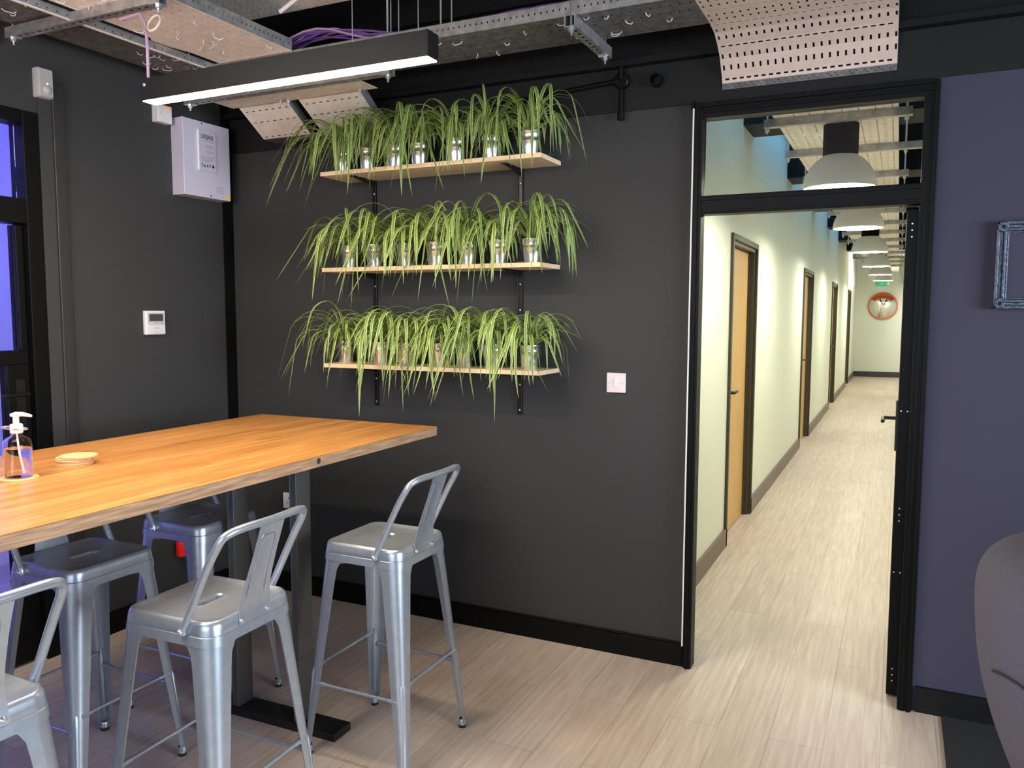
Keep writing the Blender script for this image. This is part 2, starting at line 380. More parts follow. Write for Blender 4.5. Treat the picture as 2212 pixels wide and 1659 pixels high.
# leaf, opened away along the corridor
lf = MB()
lx0, lx1 = 0.012, 0.066; ly0, ly1 = YW+0.075, YW+0.86
lf.box(lx0, lx1, ly0, ly0+0.08, 0.01, 1.955).box(lx0, lx1, ly1-0.08, ly1, 0.01, 1.955).box(lx0, lx1, ly0+0.08, ly1-0.08, 1.86, 1.955).box(lx0, lx1, ly0+0.08, ly1-0.08, 0.01, 0.2)
ld = struct('door_3', lf, black_gloss, label='open glazed black steel door leaf seen edge on', bevel=0.002)
obj('glass_pane', B(0.028, 0.034, ly0+0.08, ly1-0.08, 0.2, 1.86), glass, ld)
hd = MB().box(lx0-0.008, lx0, ly1-0.065, ly1-0.02, 0.90, 1.14)
hd.tube([(lx0-0.008, ly1-0.04, 1.055), (lx0-0.055, ly1-0.04, 1.055), (lx0-0.062, ly1-0.05, 1.053), (lx0-0.062, ly1-0.15, 1.05)], 0.009, 10)
obj('door_handle', hd, black_metal, ld, smooth=True)
sb = MB()
for z in (1.90, 1.875, 1.85, 1.17, 0.78, 0.755, 0.73, 0.52, 0.12, 0.095, 0.07):
    for dx in ((0.022,) if z not in (1.17, 0.52) else (0.012, 0.035)):
        sb.lathe([(0, -0.002), (0.0028, -0.0018), (0.0035, 0)], (0.01+dx, ly0, z), 10, 'y')
obj('hinge_screw', sb, zinc, ld)

# ------------------------------------------------------------------ corridor
XC = -1.0
DY = [(5.40, 6.36), (9.80, 10.82), (14.15, 15.18), (18.64, 19.53)]
wl = MB(); prev = YW+0.14
for a, b in DY: wl.box(XC-0.14, XC, prev, a, 0, ZC).box(XC-0.14, XC, a, b, 2.04, ZC); prev = b
wl.box(XC-0.14, XC, prev, 22.1, 0, ZC)
struct('wall_corridor_left', wl, white_wall)
struct('wall_corridor_right', B(0.42, 0.52, YW+0.14, 22.1, 0, ZC), white_wall)
struct('wall_corridor_end', B(XC, 0.42, 22.0, 22.1, 0, ZC), white_wall)
bb = MB(); prev = YW+0.14
for a, b in DY: bb.box(XC, XC+0.018, prev, a, 0, 0.12); prev = b
bb.box(XC, XC+0.018, prev, 22.0, 0, 0.12)
struct('baseboard_corridor_left', bb, taupe)
struct('baseboard_corridor_end', B(XC+0.018, 0.42, 21.98, 22.0, 0, 0.13), slate)
for i, (a, b) in enumerate(DY):
    fr = MB()
    for y0_, y1_ in ((a-0.035, a+0.004), (b-0.004, b+0.035)): fr.box(XC, XC+0.018, y0_, y1_, 0, 2.075)
    fr.box(XC, XC+0.018, a+0.004, b-0.004, 2.036, 2.075)
    fr.box(XC-0.13, XC, a, a+0.03, 0, 2.04).box(XC-0.13, XC, b-0.03, b, 0, 2.04).box(XC-0.13, XC, a+0.03, b-0.03, 2.01, 2.04)
    fr.box(XC-0.045, XC-0.028, a+0.03, a+0.042, 0, 2.01).box(XC-0.045, XC-0.028, b-0.042, b-0.03, 0, 2.01)
    dd = struct('door_%d' % (i+4), fr, brown_frame, bevel=0.002)
    obj('door_leaf', B(XC-0.095, XC-0.045, a+0.033, b-0.033, 0.006, 2.007), door_oak, dd, bevel=0.002)
    h = MB().lathe([(0.026, 0), (0.026, 0.008), (0.01, 0.01)], (XC-0.045, a+0.12, 1.02), 16, 'x')
    h.tube([(XC-0.037, a+0.12, 1.02), (XC+0.01, a+0.12, 1.02), (XC+0.018, a+0.13, 1.02), (XC+0.018, a+0.23, 1.02)], 0.011, 10)
    obj('door_handle', h, black_metal, dd, smooth=True)
for i, y in enumerate((5.7, 8.05, 10.4, 12.75, 15.1, 17.5, 19.8)):
    struct('trim_%d' % (7+i), B(XC, 0.42, y, y+0.42, 2.82, ZC), black, label='black roof joist across the corridor')

# corridor cable tray with its hangers
tray('cable_tray', 'long pale perforated cable tray running above the corridor lamps', 'Y', YW+0.16, 21.5, -0.62, -0.045, 2.55, 15, galv_lit, pitch=0.03, flanges=(1, 1))
for i, y in enumerate((4.42, 5.3, 6.3, 7.4, 8.5, 9.6, 10.7, 11.8, 13.0, 14.2, 15.4, 16.6, 18.0)):
    t = thing('strut_hanger', ('slotted steel strut under the corridor tray, %s' % ['nearest the fanlight frame', 'second from the doorway, crossing the first lamp neck', 'third from the doorway', 'fourth from the doorway', 'fifth from the doorway', 'sixth from the doorway', 'seventh from the doorway', 'eighth from the doorway', 'ninth from the doorway', 'fifth from the end wall', 'fourth from the end wall', 'third from the end wall', 'nearest the end wall of the corridor'][i]) if i < 12 else 'slotted steel strut under the corridor tray, nearest the end wall of the corridor', 'hanger', (-0.33, y, 2.53), 0, 'strut hangers along the corridor')
    hi = 0.12 if i % 2 else 0.0
    obj('channel', B(-0.34, 0.35+hi, -0.02, 0.02, -0.022, 0.018), galv, t)
    for s in (-0.325, 0.325):
        obj('threaded_rod', MB().cyl((s, 0, -0.05), (s, 0, ZC-2.53), 0.005, 8).cyl((s, 0, -0.04), (s, 0, -0.022), 0.011, 6), zinc, t)

# dome pendants down the corridor
LX = -0.315; ZP = 2.215
def pendant():
    t = thing('dome_pendant', 'x', 'lamp', (0, 0, 0), 0, 'dome pendants along the corridor')
    prof = [(0.183, 0), (0.185, 0.006), (0.183, 0.03), (0.172, 0.07), (0.150, 0.11), (0.120, 0.145), (0.095, 0.163), (0.088, 0.168)]
    obj('shade', MB().lathe(prof, (0, 0, 0), 40), dome_m, t, smooth=True)
    obj('shade_lining', MB().lathe([(r-0.004, z) for r, z in prof], (0, 0, 0), 40), dome_in, t, smooth=True)
    obj('neck', MB().lathe([(0.086, 0.166), (0.088, 0.18), (0.088, 0.330), (0, 0.332)], (0, 0, 0), 32), mat('dull_black_neck', (0.004, 0.004, 0.004), 0.8, spec=0.08), t, smooth=True)
    obj('diffuser', MB().lathe([(0, 0.022), (0.176, 0.022)], (0, 0, 0), 40), bulb_on, t)
    l = bpy.data.lights.new('pendant_light', 'AREA'); l.shape = 'DISK'; l.size = 0.32; l.energy = 9.5; l.color = (1.0, 0.96, 0.78)
    lo = bpy.data.objects.new('pendant_light', l); C.objects.link(lo); lo.parent = t; lo.location = (0, 0, 0.018)
    return t
PD = [(4.67, 'nearest dome pendant, seen through the fanlight with its black neck'),
      (6.87, 'second dome pendant, just below the doorway head'), (9.55, 'third dome pendant down the corridor'),
      (12.4, 'fourth dome pendant down the corridor'), (15.0, 'fifth dome pendant, second from the end wall'),
      (17.7, 'sixth and farthest dome pendant, above the exit sign')]
p0 = pendant(); p0.location = (LX, PD[0][0], ZP); p0['label'] = PD[0][1]
for y, lb in PD[1:]: dup(p0, (LX, y, ZP), 0, lb)
# end of corridor: convex mirror and exit sign
t = thing('convex_mirror', 'round convex mirror with an orange hood on the corridor end wall', 'mirror', (-0.375, 21.98, 1.76))
mb = MB(); prof = [(0.0, -0.16), (0.08, -0.152), (0.16, -0.13), (0.24, -0.09), (0.30, -0.045), (0.315, -0.03)]
obj('mirror_dome', mb.lathe(prof, (0, 0, 0), 48, 'y'), mirror_m, t, smooth=True)
obj('rim', MB().tube([(0.322*math.cos(a), -0.03, 0.322*math.sin(a)) for a in [2*PI*k/48 for k in range(48)]], 0.012, 8, closed=True), orange_m, t, smooth=True)
r0 = []; r1 = []
for k in range(25):
    a = math.radians(32+k*116/24); w = 0.075*math.sin(PI*k/24)
    r0.append((0.33*math.cos(a), -0.03, 0.33*math.sin(a))); r1.append(((0.325-w)*math.cos(a), -0.175, (0.33-w)*math.sin(a)))
obj('hood', MB().loft([r0, r1], closed=False), orange_m, t, solid=0.004)
t = thing('exit_sign', 'green emergency exit sign with running figure below the farthest lamp', 'sign', (-0.385, 21.97, 2.30))
obj('panel', B(-0.16, 0.16, -0.02, 0.0, -0.055, 0.055), green_sign, t, bevel=0.003)
obj('door_symbol', B(0.09, 0.15, -0.023, -0.0205, -0.045, 0.045), white_sign, t)
pc = MB()
for a, b in (((-0.03, 0.03), (-0.045, -0.005)), ((-0.045, -0.005), (-0.075, -0.04)), ((-0.045, -0.005), (-0.02, -0.04)), ((-0.03, 0.025), (0.0, 0.005)), ((-0.03, 0.03), (-0.07, 0.015))):
    pc.tube([(a[0], -0.022, a[1]), (b[0], -0.022, b[1])], 0.005, 6)
pc.lathe([(0, -0.002), (0.010, -0.002), (0.010, 0)], (-0.022, -0.0205, 0.040), 12, 'y')
pc.box(0.025, 0.065, -0.023, -0.0205, -0.006, 0.006).add([(0.06, -0.022, 0.02), (0.082, -0.022, 0), (0.06, -0.022, -0.02)], [(0, 1, 2)])
obj('pictogram', pc, white_sign, t)
sp = MB().box(-0.06, 0.0, -0.05, 0, -0.03, 0.03).tube([(-0.03, -0.02, 0.03), (-0.06, -0.03, 0.10), (-0.12, -0.02, 0.25), (-0.1, -0.02, 0.5)], 0.006, 6)
tag(obj('corner_sounder', sp, mat('pale_grey_box', (0.5, 0.5, 0.5), 0.4), loc=(0.10, 21.98, 2.33)), 'small pale box with a drooping cable right of the corridor exit sign', 'alarm')

# ------------------------------------------------------------------ overhead: cable trays of the room
ZT = 2.645
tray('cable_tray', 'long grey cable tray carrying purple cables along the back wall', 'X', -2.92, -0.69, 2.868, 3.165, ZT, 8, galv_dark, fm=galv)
tray('cable_tray', 'beige-lit perforated tray crossing at upper left above the linear lamp', 'Y', -0.6, 2.86, -2.86, -2.44, 2.69, 9, galv_lit, fm=galv)
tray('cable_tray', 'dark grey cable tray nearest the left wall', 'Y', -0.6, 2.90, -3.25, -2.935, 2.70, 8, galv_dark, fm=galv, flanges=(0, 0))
tray('cable_tray', 'brown-lit cable tray high up at the top edge beside the hanging rods', 'X', -2.9, -1.62, 2.70, 2.96, 2.90, 9, galv_lit, fm=galv_dark)
tray('cable_tray', 'short low cable tray lit from behind the linear lamp', 'X', -3.08, -2.20, 2.90, 3.16, 2.578, 7, galv_lit, fm=galv, flanges=(0, 0))
# angle bar with holes below the beige tray
an = thing('angle_bar', 'punched steel angle bar running along the left side of the beige tray', 'bar', (-2.905, 1.4, 2.66))
obj('bar', perf([(0, 0.014), (0.014, 0.020, 0.04, 0.007, 0.01), (0.020, 0.036)], -1.6, 1.52, lambda u, v: (0, u, v)), galv, an, solid=0.002)
obj('lip', B(-0.002, 0.012, -1.6, 1.52, -0.002, 0.001), galv_lit, an)

# big drop tray above the doorway: flat, then bending down to pass through the wall
prof = [(-0.4, ZT), (2.9, ZT), (3.165, ZT-0.001), (3.25, 2.634), (3.31, 2.608), (3.365, 2.573), (3.418, 2.505), (3.425, 2.486)]
cum = [0]
for (a, b), (c, d_) in zip(prof, prof[1:]): cum.append(cum[-1]+math.hypot(c-a, d_-b))
def along(s):
    for i in range(len(cum)-1):
        if s <= cum[i+1]+1e-9:
            t_ = (s-cum[i])/(cum[i+1]-cum[i]); return tuple(prof[i][k]+(prof[i+1][k]-prof[i][k])*t_ for k in (0, 1))
    return prof[-1]
S = cum[-1]; rows = []; marks = []
s = S-0.016; seq = ['-', '|', '|', '-', '|', '|', '-']
k = 0
while s > 2.4:
    ty = '-' if k % 3 == 0 else '|'
    hw = 0.0035 if ty == '-' else 0.0105
    marks.append((s-hw, s+hw, 0.0285, 0.017 if ty == '-' else 0.0075, 0.012 if ty == '-' else 0.008)); s -= 0.048; k += 1
marks = marks[::-1]; v = 0
cuts = sorted(set(cum))
def solid(a, b):
    pts = [a]+[c for c in cuts if a+1e-6 < c < b-1e-6]+[b]
    for p, q in zip(pts, pts[1:]): rows.append((p, q))
for m_ in marks: solid(v, m_[0]); rows.append(m_); v = m_[1]
solid(v, S)
dt = thing('cable_tray', 'wide beige-lit perforated tray bending down above the doorway', 'cable tray', (-0.37, 3.2, ZT), 0, 'perforated cable trays')
def fm_(u, v):
    y, z = along(min(v, S)); return (u+0.37, y-3.2, z-ZT)
drop_m = mat('warm_lit_perforated_steel', (0.66, 0.53, 0.45), 0.5, 0.15, noise=0.05, scale=(8, 8, 8))  # warm light falling on the sloping tray put into its colour
obj('base_plate', perf(rows, -0.69, -0.045, fm_), drop_m, dt, solid=0.0016)
lp = perf([(0, 0.008), (0.008, 0.0105, 0.026, 0.007, 0.01), (0.0105, 0.017), (0.017, 0.0195, 0.026, 0.007, 0.02), (0.0195, 0.026)], -0.69, -0.045, lambda u, v: (u+0.37, 3.4245-v*0.15-3.2, 2.487-v-ZT))
obj('end_lip', lp, galv_dark, dt, solid=0.0014)
for x in (-0.69, -0.045):
    sf = MB(); n = len(prof)
    for i in range(n-1):
        sf.add([(x+0.37, prof[i][0]-3.2, prof[i][1]-ZT), (x+0.37, prof[i+1][0]-3.2, prof[i+1][1]-ZT), (x+0.37, prof[i+1][0]-3.2+0.0, min(prof[i+1][1]+0.05, 2.70)-ZT), (x+0.37, prof[i][0]-3.2, prof[i][1]+0.05-ZT)], [(0, 1, 2, 3)])
    obj('side_flange', sf, galv, dt, solid=0.0016)
cs = MB().tube([(-0.225, 2.9, ZT+0.0), (-0.222, 2.905, ZT-0.03), (-0.215, 2.91, ZT-0.046), (-0.208, 2.905, ZT-0.03), (-0.205, 2.90, ZT+0.01)], 0.0022, 6)
tag(obj('cable_loop', cs, black, smooth=True), 'thin black cable loop hanging under the wide beige tray', 'cable')
# two small drop plates at left
def drop_plate(x0, x1, label, y0, z0, y1, z1):
    t = thing('cable_tray', label, 'cable tray', ((x0+x1)/2, y0, z0), 0, 'perforated cable trays')
    L = math.hypot(y1-y0, z1-z0); dy, dz = (y1-y0)/L, (z1-z0)/L; cx = (x0+x1)/2
    rr = []; v = 0
    for i, c in enumerate((0.03, 0.065, 0.10, L-0.012)):
        if c+0.005 > L: break
        if c < v: continue
        sl = 0.018 if i != 1 else 0.006
        rr += [(v, c-0.003), (c-0.003, c+0.003, 0.042, sl, 0.02 if i != 1 else x1-x0-0.05)]; v = c+0.003
    rr.append((v, L))
    obj('base_plate', perf(rr, x0-cx, x1-cx, lambda u, v: (u, v*dy, v*dz)), galv_lit, t, solid=0.0016)
    for x in (x0-cx, x1-cx):
        obj('side_flange', MB().add([(x, 0, 0), (x, L*dy, L*dz), (x, min(L*dy+0.03, 3.43-y0), L*dz+0.03), (x, 0.03, 0.035)], [(0, 1, 2, 3)]), galv, t, solid=0.0016)
    obj('end_lip', B(x0-cx, x1-cx, L*dy, 3.43-y0, L*dz-0.004, L*dz), galv_dark, t)
    return t
drop_plate(-3.04, -2.73, 'left of the two small sloping tray ends above the top plant shelf', 3.16, 2.575, 3.33, 2.455)
drop_plate(-2.66, -2.30, 'right of the two small sloping tray ends, partly behind the top shelf plants', 3.16, 2.575, 3.36, 2.44)

def strut(label, axis, c, L, bolts=True, h=0.04):
    t = thing('strut_channel', label, 'strut', c, 0, 'steel strut channels')
    if axis == 'Y':
        P = lambda u, v: (v-0.02, u, -h)
        sides = [B(-0.021, -0.019, -L/2, L/2, -h, 0), B(0.019, 0.021, -L/2, L/2, -h, 0)]; ends = [(0, -L/2+0.02), (0, L/2-0.02)]
    else:
        P = lambda u, v: (u, v-0.02, -h)
        sides = [B(-L/2, L/2, -0.021, -0.019, -h, 0), B(-L/2, L/2, 0.019, 0.021, -h, 0)]; ends = [(-L/2+0.02, 0), (L/2-0.02, 0)]
    mb = perf([(0, 0.014), (0.014, 0.026, 0.04, 0.022, 0.012), (0.026, 0.04)], -L/2, L/2, P)
    for s_ in sides: mb.add(s_.v, s_.f)
    obj('channel', mb, galv, t, solid=0.0015)
    for x, y in ends:
        obj('bolt', MB().box(x-0.022, x+0.022, y-0.022, y+0.022, -h-0.004, -h).cyl((x, y, -h-0.004), (x, y, -h-0.016), 0.011, 6).cyl((x, y, -h-0.03), (x, y, ZC-c[2]), 0.0045, 8), zinc, t)
    return t
strut('steel strut crossing under the long tray with blue-tinted side', 'Y', (-1.135, 3.06, ZT-0.002), 0.42)
strut('slotted strut under the dark tray at upper left', 'X', (-2.86, 2.16, 2.688), 0.86, h=0.035)
strut('strut behind the glowing lamp, above the plant shelf', 'X', (-2.55, 2.92, 2.57), 1.18, h=0.022)
bx = MB()
for (x, y) in ((-2.79, 3.12), (-2.73, 3.12), (-2.28, 3.12)):
    pass
# loose small bolts under the low tray
for (x, lb) in ((-2.735, 'bolt hanging at the right edge of the left sloping tray end'), (-2.69, 'bolt hanging at the left edge of the right sloping tray end'), (-2.27, 'bolt hanging under the right end of the low tray')):
    t = thing('hanging_bolt', lb, 'bolt', (x, 3.12, 2.575), 0, 'bolts under the low tray')
    obj('shank', MB().cyl((0, 0, -0.035), (0, 0, 0), 0.004, 8), zinc, t)
    obj('nut', MB().cyl((0, 0, -0.016), (0, 0, -0.004), 0.009, 6), zinc, t)
# cable ties poking through the trays
rnd = random.Random(5)
def ties(n, x0, x1, y0, y1, z, label):
    mb = MB()
    for i in range(n):
        x = rnd.uniform(x0, x1); y = rnd.uniform(y0, y1); a = rnd.uniform(0, PI); l = rnd.uniform(0.01, 0.025)
        dx, dy = l*math.cos(a), l*math.sin(a)
        mb.tube([(x-dx, y-dy, z-0.002), (x-dx*0.6, y-dy*0.6, z-0.010), (x+dx*0.6, y+dy*0.6, z-0.011), (x+dx, y+dy, z-0.003)], 0.0016, 5)
    tag(obj('cable_ties', mb, cable_tie, smooth=True), label, 'cable tie', kind='stuff')
ties(17, -1.9, -0.75, 2.89, 3.14, ZT, 'pale cable tie tails under the long grey tray')
ties(18, -3.22, -2.95, 1.9, 2.88, 2.70, 'pale cable tie loops under the dark tray by the left wall')
ties(18, -2.83, -2.47, 1.9, 2.8, 2.69, 'pale cable ties under the beige tray')
# purple data cables on the long tray
for j in range(9):
    y = 2.90+j*0.011; pts = []
    for i in range(27):
        x = -2.55+i*0.07
        z = ZT+0.028+0.012*math.sin(i*0.7+j*1.3)+0.006*(j % 3)+0.022*math.exp(-((x+1.25)/0.5)**2)+ (0.10*math.exp(-((x+2.35)/0.3)**2))
        pts.append((x, y+0.006*math.sin(i*0.5+j), z))
    tag(obj('data_cable', MB().tube(pts, 0.0045, 6), purple if j % 4 else lilac_cable, smooth=True), 'thin purple data cable in the bundle lying on the long tray', 'cable', 'data cables on the long tray')
# pale pipe stub between the trays, and white flex ends
ps = MB().tube([(-2.895, 2.52, 2.715), (-2.885, 2.60, 2.714), (-2.875, 2.68, 2.712)], [0.020, 0.022, 0.019], 12)
tag(obj('cardboard_tube', ps, cream_cable, smooth=True), 'pale beige tube lying beside the beige tray', 'tube')
w1 = MB().tube([(-2.38, 2.72, 2.80), (-2.30, 2.72, 2.835), (-2.24, 2.72, 2.86)], 0.009, 8)
tag(obj('white_flex', w1, cable_tie, smooth=True), 'short white cable end sticking up beside the brown tray', 'cable')
# wrapped cable with ring hanging to the linear lamp
wc = thing('lamp_flex', 'pinkish flex with a coiled ring dropping to the left end of the linear lamp', 'cable', (-2.44, 2.12, 2.375))
obj('flex', MB().tube([(-0.02, 0, 0.0), (-0.025, 0.0, 0.02), (-0.025, 0.0, 0.12), (-0.03, 0, 0.20), (-0.06, 0, 0.24), (-0.16, 0, 0.235)], 0.0055, 8), lilac_cable, wc, smooth=True)
obj('ring', MB().tube([(0.012+0.028*math.cos(a), 0.012*math.sin(a), 0.198+0.030*math.sin(a)) for a in [2*PI*k/24 for k in range(24)]], 0.0042, 8, closed=True), cream_cable, wc, smooth=True)
# thin hanging rods
for i, (px_, y, z0, r) in enumerate(((-2.03, 3.02, ZT, 0.003), (-1.99, 3.02, ZT, 0.003), (-1.71, 2.9, ZT, 0.004), (-1.66, 2.9, ZT, 0.003))):
    tag(obj('hanging_rod', MB().cyl((0, 0, 0), (0, 0, ZC-z0), r, 8), zinc, loc=(px_, y, z0)), ['leftmost thin rod of the pair above the purple cables', 'second thin rod of the pair above the purple cables', 'bright hanging rod above the middle of the linear lamp', 'thin rod just right of the bright hanging rod'][i], 'rod', 'thin rods above the lamp')

# linear pendant
lp = thing('linear_pendant', 'black linear pendant lamp glowing warm white over the table end', 'lamp', (-1.873, 2.12, 2.30))
obj('housing', B(-0.597, 0.597, -0.031, 0.031, 0.002, 0.078), black, lp, bevel=0.002)
obj('diffuser', B(-0.592, 0.592, -0.027, 0.027, -0.001, 0.003), lamp_on, lp)
for x in (-0.580,): obj('end_screw', MB().lathe([(0, -0.003), (0.006, -0.002), (0.007, 0)], (x, -0.031, 0.055), 12, 'y'), zinc, lp)
for x in (0.305, 0.545): obj('suspension_wire', MB().cyl((x, 0, 0.078), (x, 0, ZC-2.30), 0.0016, 6), zinc, lp)

# black conduit on the back wall
cp = thing('conduit', 'black conduit with junction box running along the wall above the plants', 'pipe', (-1.117, YW-0.025, 2.5))
obj('pipe_run', MB().cyl((-0.9, 0, -0.015), (0, 0, 0.048), 0.010, 10), black_gloss, cp, smooth=True)
obj('junction_box', MB().lathe([(0.03, 0.0), (0.034, 0.0), (0.034, -0.028), (0.028, -0.034), (0, -0.034)], (0, 0.025, 0.045), 20, 'y').cyl((0, -0.01, 0.045), (0, -0.01, 0.10), 0.012, 10), black_gloss, cp, smooth=True)
obj('drop_pipe', MB().cyl((0, 0, 0.01), (0, 0, -0.115), 0.010, 10).cyl((0, 0, -0.09), (0, 0, -0.118), 0.015, 10), black_gloss, cp, smooth=True)
for x in (-0.62, -0.33): obj('saddle', B(x-0.006, x+0.006, -0.012, 0.022, -0.012+(0.9+x)*0.07-0.02, 0.01+(0.9+x)*0.07), black_gloss, cp)
pe = thing('pipe_stub', 'open black pipe end sticking out of the wall right of the conduit', 'pipe', (-0.962, YW, 2.53))
obj('stub', MB().lathe([(0.020, 0), (0.020, -0.05), (0.027, -0.05), (0.027, 0)], (0, 0, 0), 24, 'y'), black_gloss, pe, smooth=True)

# ------------------------------------------------------------------ shelves with spider plants
SX0, SX1 = -2.575, -1.402; SY0 = 3.205
shelf_z = [2.233, 1.770, 1.300]
snames = ['top', 'middle', 'bottom']
for sz, sn in zip(shelf_z, snames):
    tag(obj('shelf_board', B(SX0, SX1, SY0, YW-0.002, sz-0.020, sz), pine, bevel=0.0015), sn+' pine shelf board carrying seven spider plants', 'shelf', 'pine shelves of the plant wall')
    for bxx, side in ((-2.415, 'left'), (-1.60, 'right')):
        t = thing('shelf_bracket', 'black steel bracket under the %s end of the %s shelf' % (side, sn), 'bracket', (bxx, YW, sz-0.02), 0, 'black shelf brackets')
        obj('wall_leg', MB().box(-0.012, 0.012, -0.006, -0.001, -0.205, 0).box(-0.012, -0.0095, -0.012, -0.001, -0.205, 0).box(0.0095, 0.012, -0.012, -0.001, -0.205, 0), black_metal, t, bevel=0.001)
        obj('shelf_arm', MB().box(-0.012, 0.012, -0.19, -0.002, -0.006, -0.001).add([(-0.003, -0.18, -0.006), (0.003, -0.18, -0.006), (-0.003, -0.006, -0.03), (0.003, -0.006, -0.03), (-0.003, -0.006, -0.006), (0.003, -0.006, -0.006)], [(0, 1, 3, 2), (0, 2, 4), (1, 5, 3), (2, 3, 5, 4), (0, 4, 5, 1)]), black_metal, t)
        for zz in (-0.065, -0.185): obj('screw', MB().lathe([(0, -0.004), (0.004, -0.003), (0.006, 0)], (0, -0.006, zz), 12, 'y'), zinc, t)
PX = [[-2.502, -2.359, -2.203, -2.067, -1.864, -1.687, -1.492],
      [-2.480, -2.325, -2.148, -1.977, -1.813, -1.650, -1.482],
      [-2.510, -2.292, -2.145, -1.967, -1.832, -1.678, -1.490]]
POTP = [(0.0, 0.0), (0.034, 0.0), (0.036, 0.002), (0.0405, 0.040), (0.0435, 0.068), (0.0450, 0.070), (0.0440, 0.073), (0.0455, 0.075), (0.0445, 0.078), (0.0460, 0.080), (0.0455, 0.083), (0.0485, 0.104), (0.0505, 0.106), (0.0505, 0.109), (0.0485, 0.109), (0.046, 0.09)]
pot_mesh = None
def leaf(mb, R, ox, oy, oz, az, L, e0, bend, w, sz, xlim):
    n = 16; ds = L/n; p = Vector((ox+0.012*math.cos(az), oy+0.012*math.sin(az), oz)); e = e0; a = az
    ring = []; tw = R.uniform(-0.5, 0.5)
    curl = R.uniform(-0.45, 0.45); emin = R.choice((-1.48, -1.3, -1.15, -1.0, -1.4)); lag = R.uniform(0.2, 1.0)
    for i in range(n+1):
        t = i/n
        d_ = Vector((math.cos(a)*math.cos(e), math.sin(a)*math.cos(e), math.sin(e)))
        sd = Vector((-math.sin(a), math.cos(a), 0)); nr = sd.cross(d_)
        th = tw*t; s2 = sd*math.cos(th)+nr*math.sin(th); n2 = s2.cross(d_)
        ww = w*min(1, 0.45+2.2*t)*(1-t**3.2)**0.9
        ring.append((p-s2*ww/2, p-n2*ww*0.16, p+s2*ww/2))
        p = p+d_*ds
        e = max(emin, e-bend*ds*(0.25+1.9*math.sin(PI*min(1, t*(0.95+0.3*lag)))**1.3) if t < 0.9 else e-bend*ds*0.3); a += curl*ds*4
        if p.y > YW-0.012: p.y = YW-0.012; a = math.atan2(-abs(math.sin(a))*0.2, math.cos(a))
        if p.y > SY0-0.012 and SX0-0.012 < p.x < SX1+0.012 and sz-0.03 < p.z < sz+0.006:
            if p.y < SY0+0.02: p.y = SY0-0.014
            elif p.x > SX1-0.02: p.x = SX1+0.014
            elif p.x < SX0+0.02: p.x = SX0-0.014
            else: p.z = sz+0.006; e = max(e, 0.0)
    vs = [q for r in ring for q in r]; fs = []; uv = []
    for i in range(n):
        b = i*3; t0, t1 = i/n, (i+1)/n
        fs.append((b, b+1, b+4, b+3)); uv.append([(0, t0), (0.5, t0), (0.5, t1), (0, t1)])
        fs.append((b+1, b+2, b+5, b+4)); uv.append([(0.5, t0), (1, t0), (1, t1), (0.5, t1)])
    mb.add(vs, fs, uv)
place = [['at the far left end', 'second from the left', 'third from the left', 'in the middle', 'third from the right', 'second from the right', 'at the far right end']]*3
for si, sz in enumerate(shelf_z):
    for pi, x in enumerate(PX[si]):
        R = random.Random(si*31+pi*7+3)
        y = 3.300+R.uniform(-0.006, 0.012)
        t = thing('spider_plant', 'spider plant in a tin pot %s of the %s shelf' % (place[0][pi], snames[si]), 'plant', (x, y, sz), R.uniform(0, 6) if False else 0, 'spider plants on the shelves')
        po = obj('pot', MB().lathe(POTP, (0, 0, 0), 36), tin, t, smooth=True) if pot_mesh is None else None
        if po: pot_mesh = po
        else:
            po = pot_mesh.copy(); C.objects.link(po); po.parent = t
        obj('soil', MB().lathe([(0, 0.098), (0.03, 0.097), (0.0465, 0.095)], (0, 0, 0), 20), soil, t)
        mb = MB()
        n = R.randint(56, 72)
        for k in range(n):
            u = R.random()
            if u < 0.52: az = R.uniform(-PI*0.92, -PI*0.08)      # towards the room
            elif u < 0.82: az = R.choice((0, PI))+R.uniform(-0.45, 0.45)
            else: az = R.uniform(0.15*PI, 0.85*PI)
            long_ = R.random() < (0.52 if 1 < pi < 5 else 0.36) and u < 0.6
            L = R.uniform(0.42, 0.62) if long_ else R.uniform(0.20, 0.40)
            e0 = R.uniform(0.55, 1.45) if u < 0.82 else R.uniform(1.2, 1.5)
            bend = R.uniform(3.9, 9.5) if not long_ else R.uniform(4.0, 7.0)
            leaf(mb, R, 0+x, 0+y, sz+0.098, az, L, e0, bend, R.uniform(0.009, 0.018)*(1.1 if long_ else 1), sz, None)
        for k in range(4):   # wiry outliers
            az = R.choice((-0.3, PI+0.3, -0.9, -2.2))+R.uniform(-0.3, 0.3)
            leaf(mb, R, x, y, sz+0.098, az, R.uniform(0.34, 0.44), R.uniform(1.0, 1.4), R.uniform(4.5, 6.5), 0.006, sz, None)
        mb.v = [(a-x, b-y, c-sz) for a, b, c in mb.v]
        fo = obj('foliage', mb, leaf_m, t)
        for p in fo.data.polygons: p.use_smooth = True
# small plantlet on a runner at the left of the top shelf
R = random.Random(77); mb = MB()
for k in range(9): leaf(mb, R, -2.62, 3.26, 2.34, 2*PI*k/9, R.uniform(0.05, 0.09), 0.9, 14, 0.006, 0, None)
mb.tube([(-2.55, 3.28, 2.47), (-2.60, 3.265, 2.44), (-2.62, 3.26, 2.36), (-2.618, 3.26, 2.30)], 0.002, 5)
tag(obj('plantlet', mb, leaf_m), 'small spider plantlet dangling on a runner left of the top shelf', 'plant')

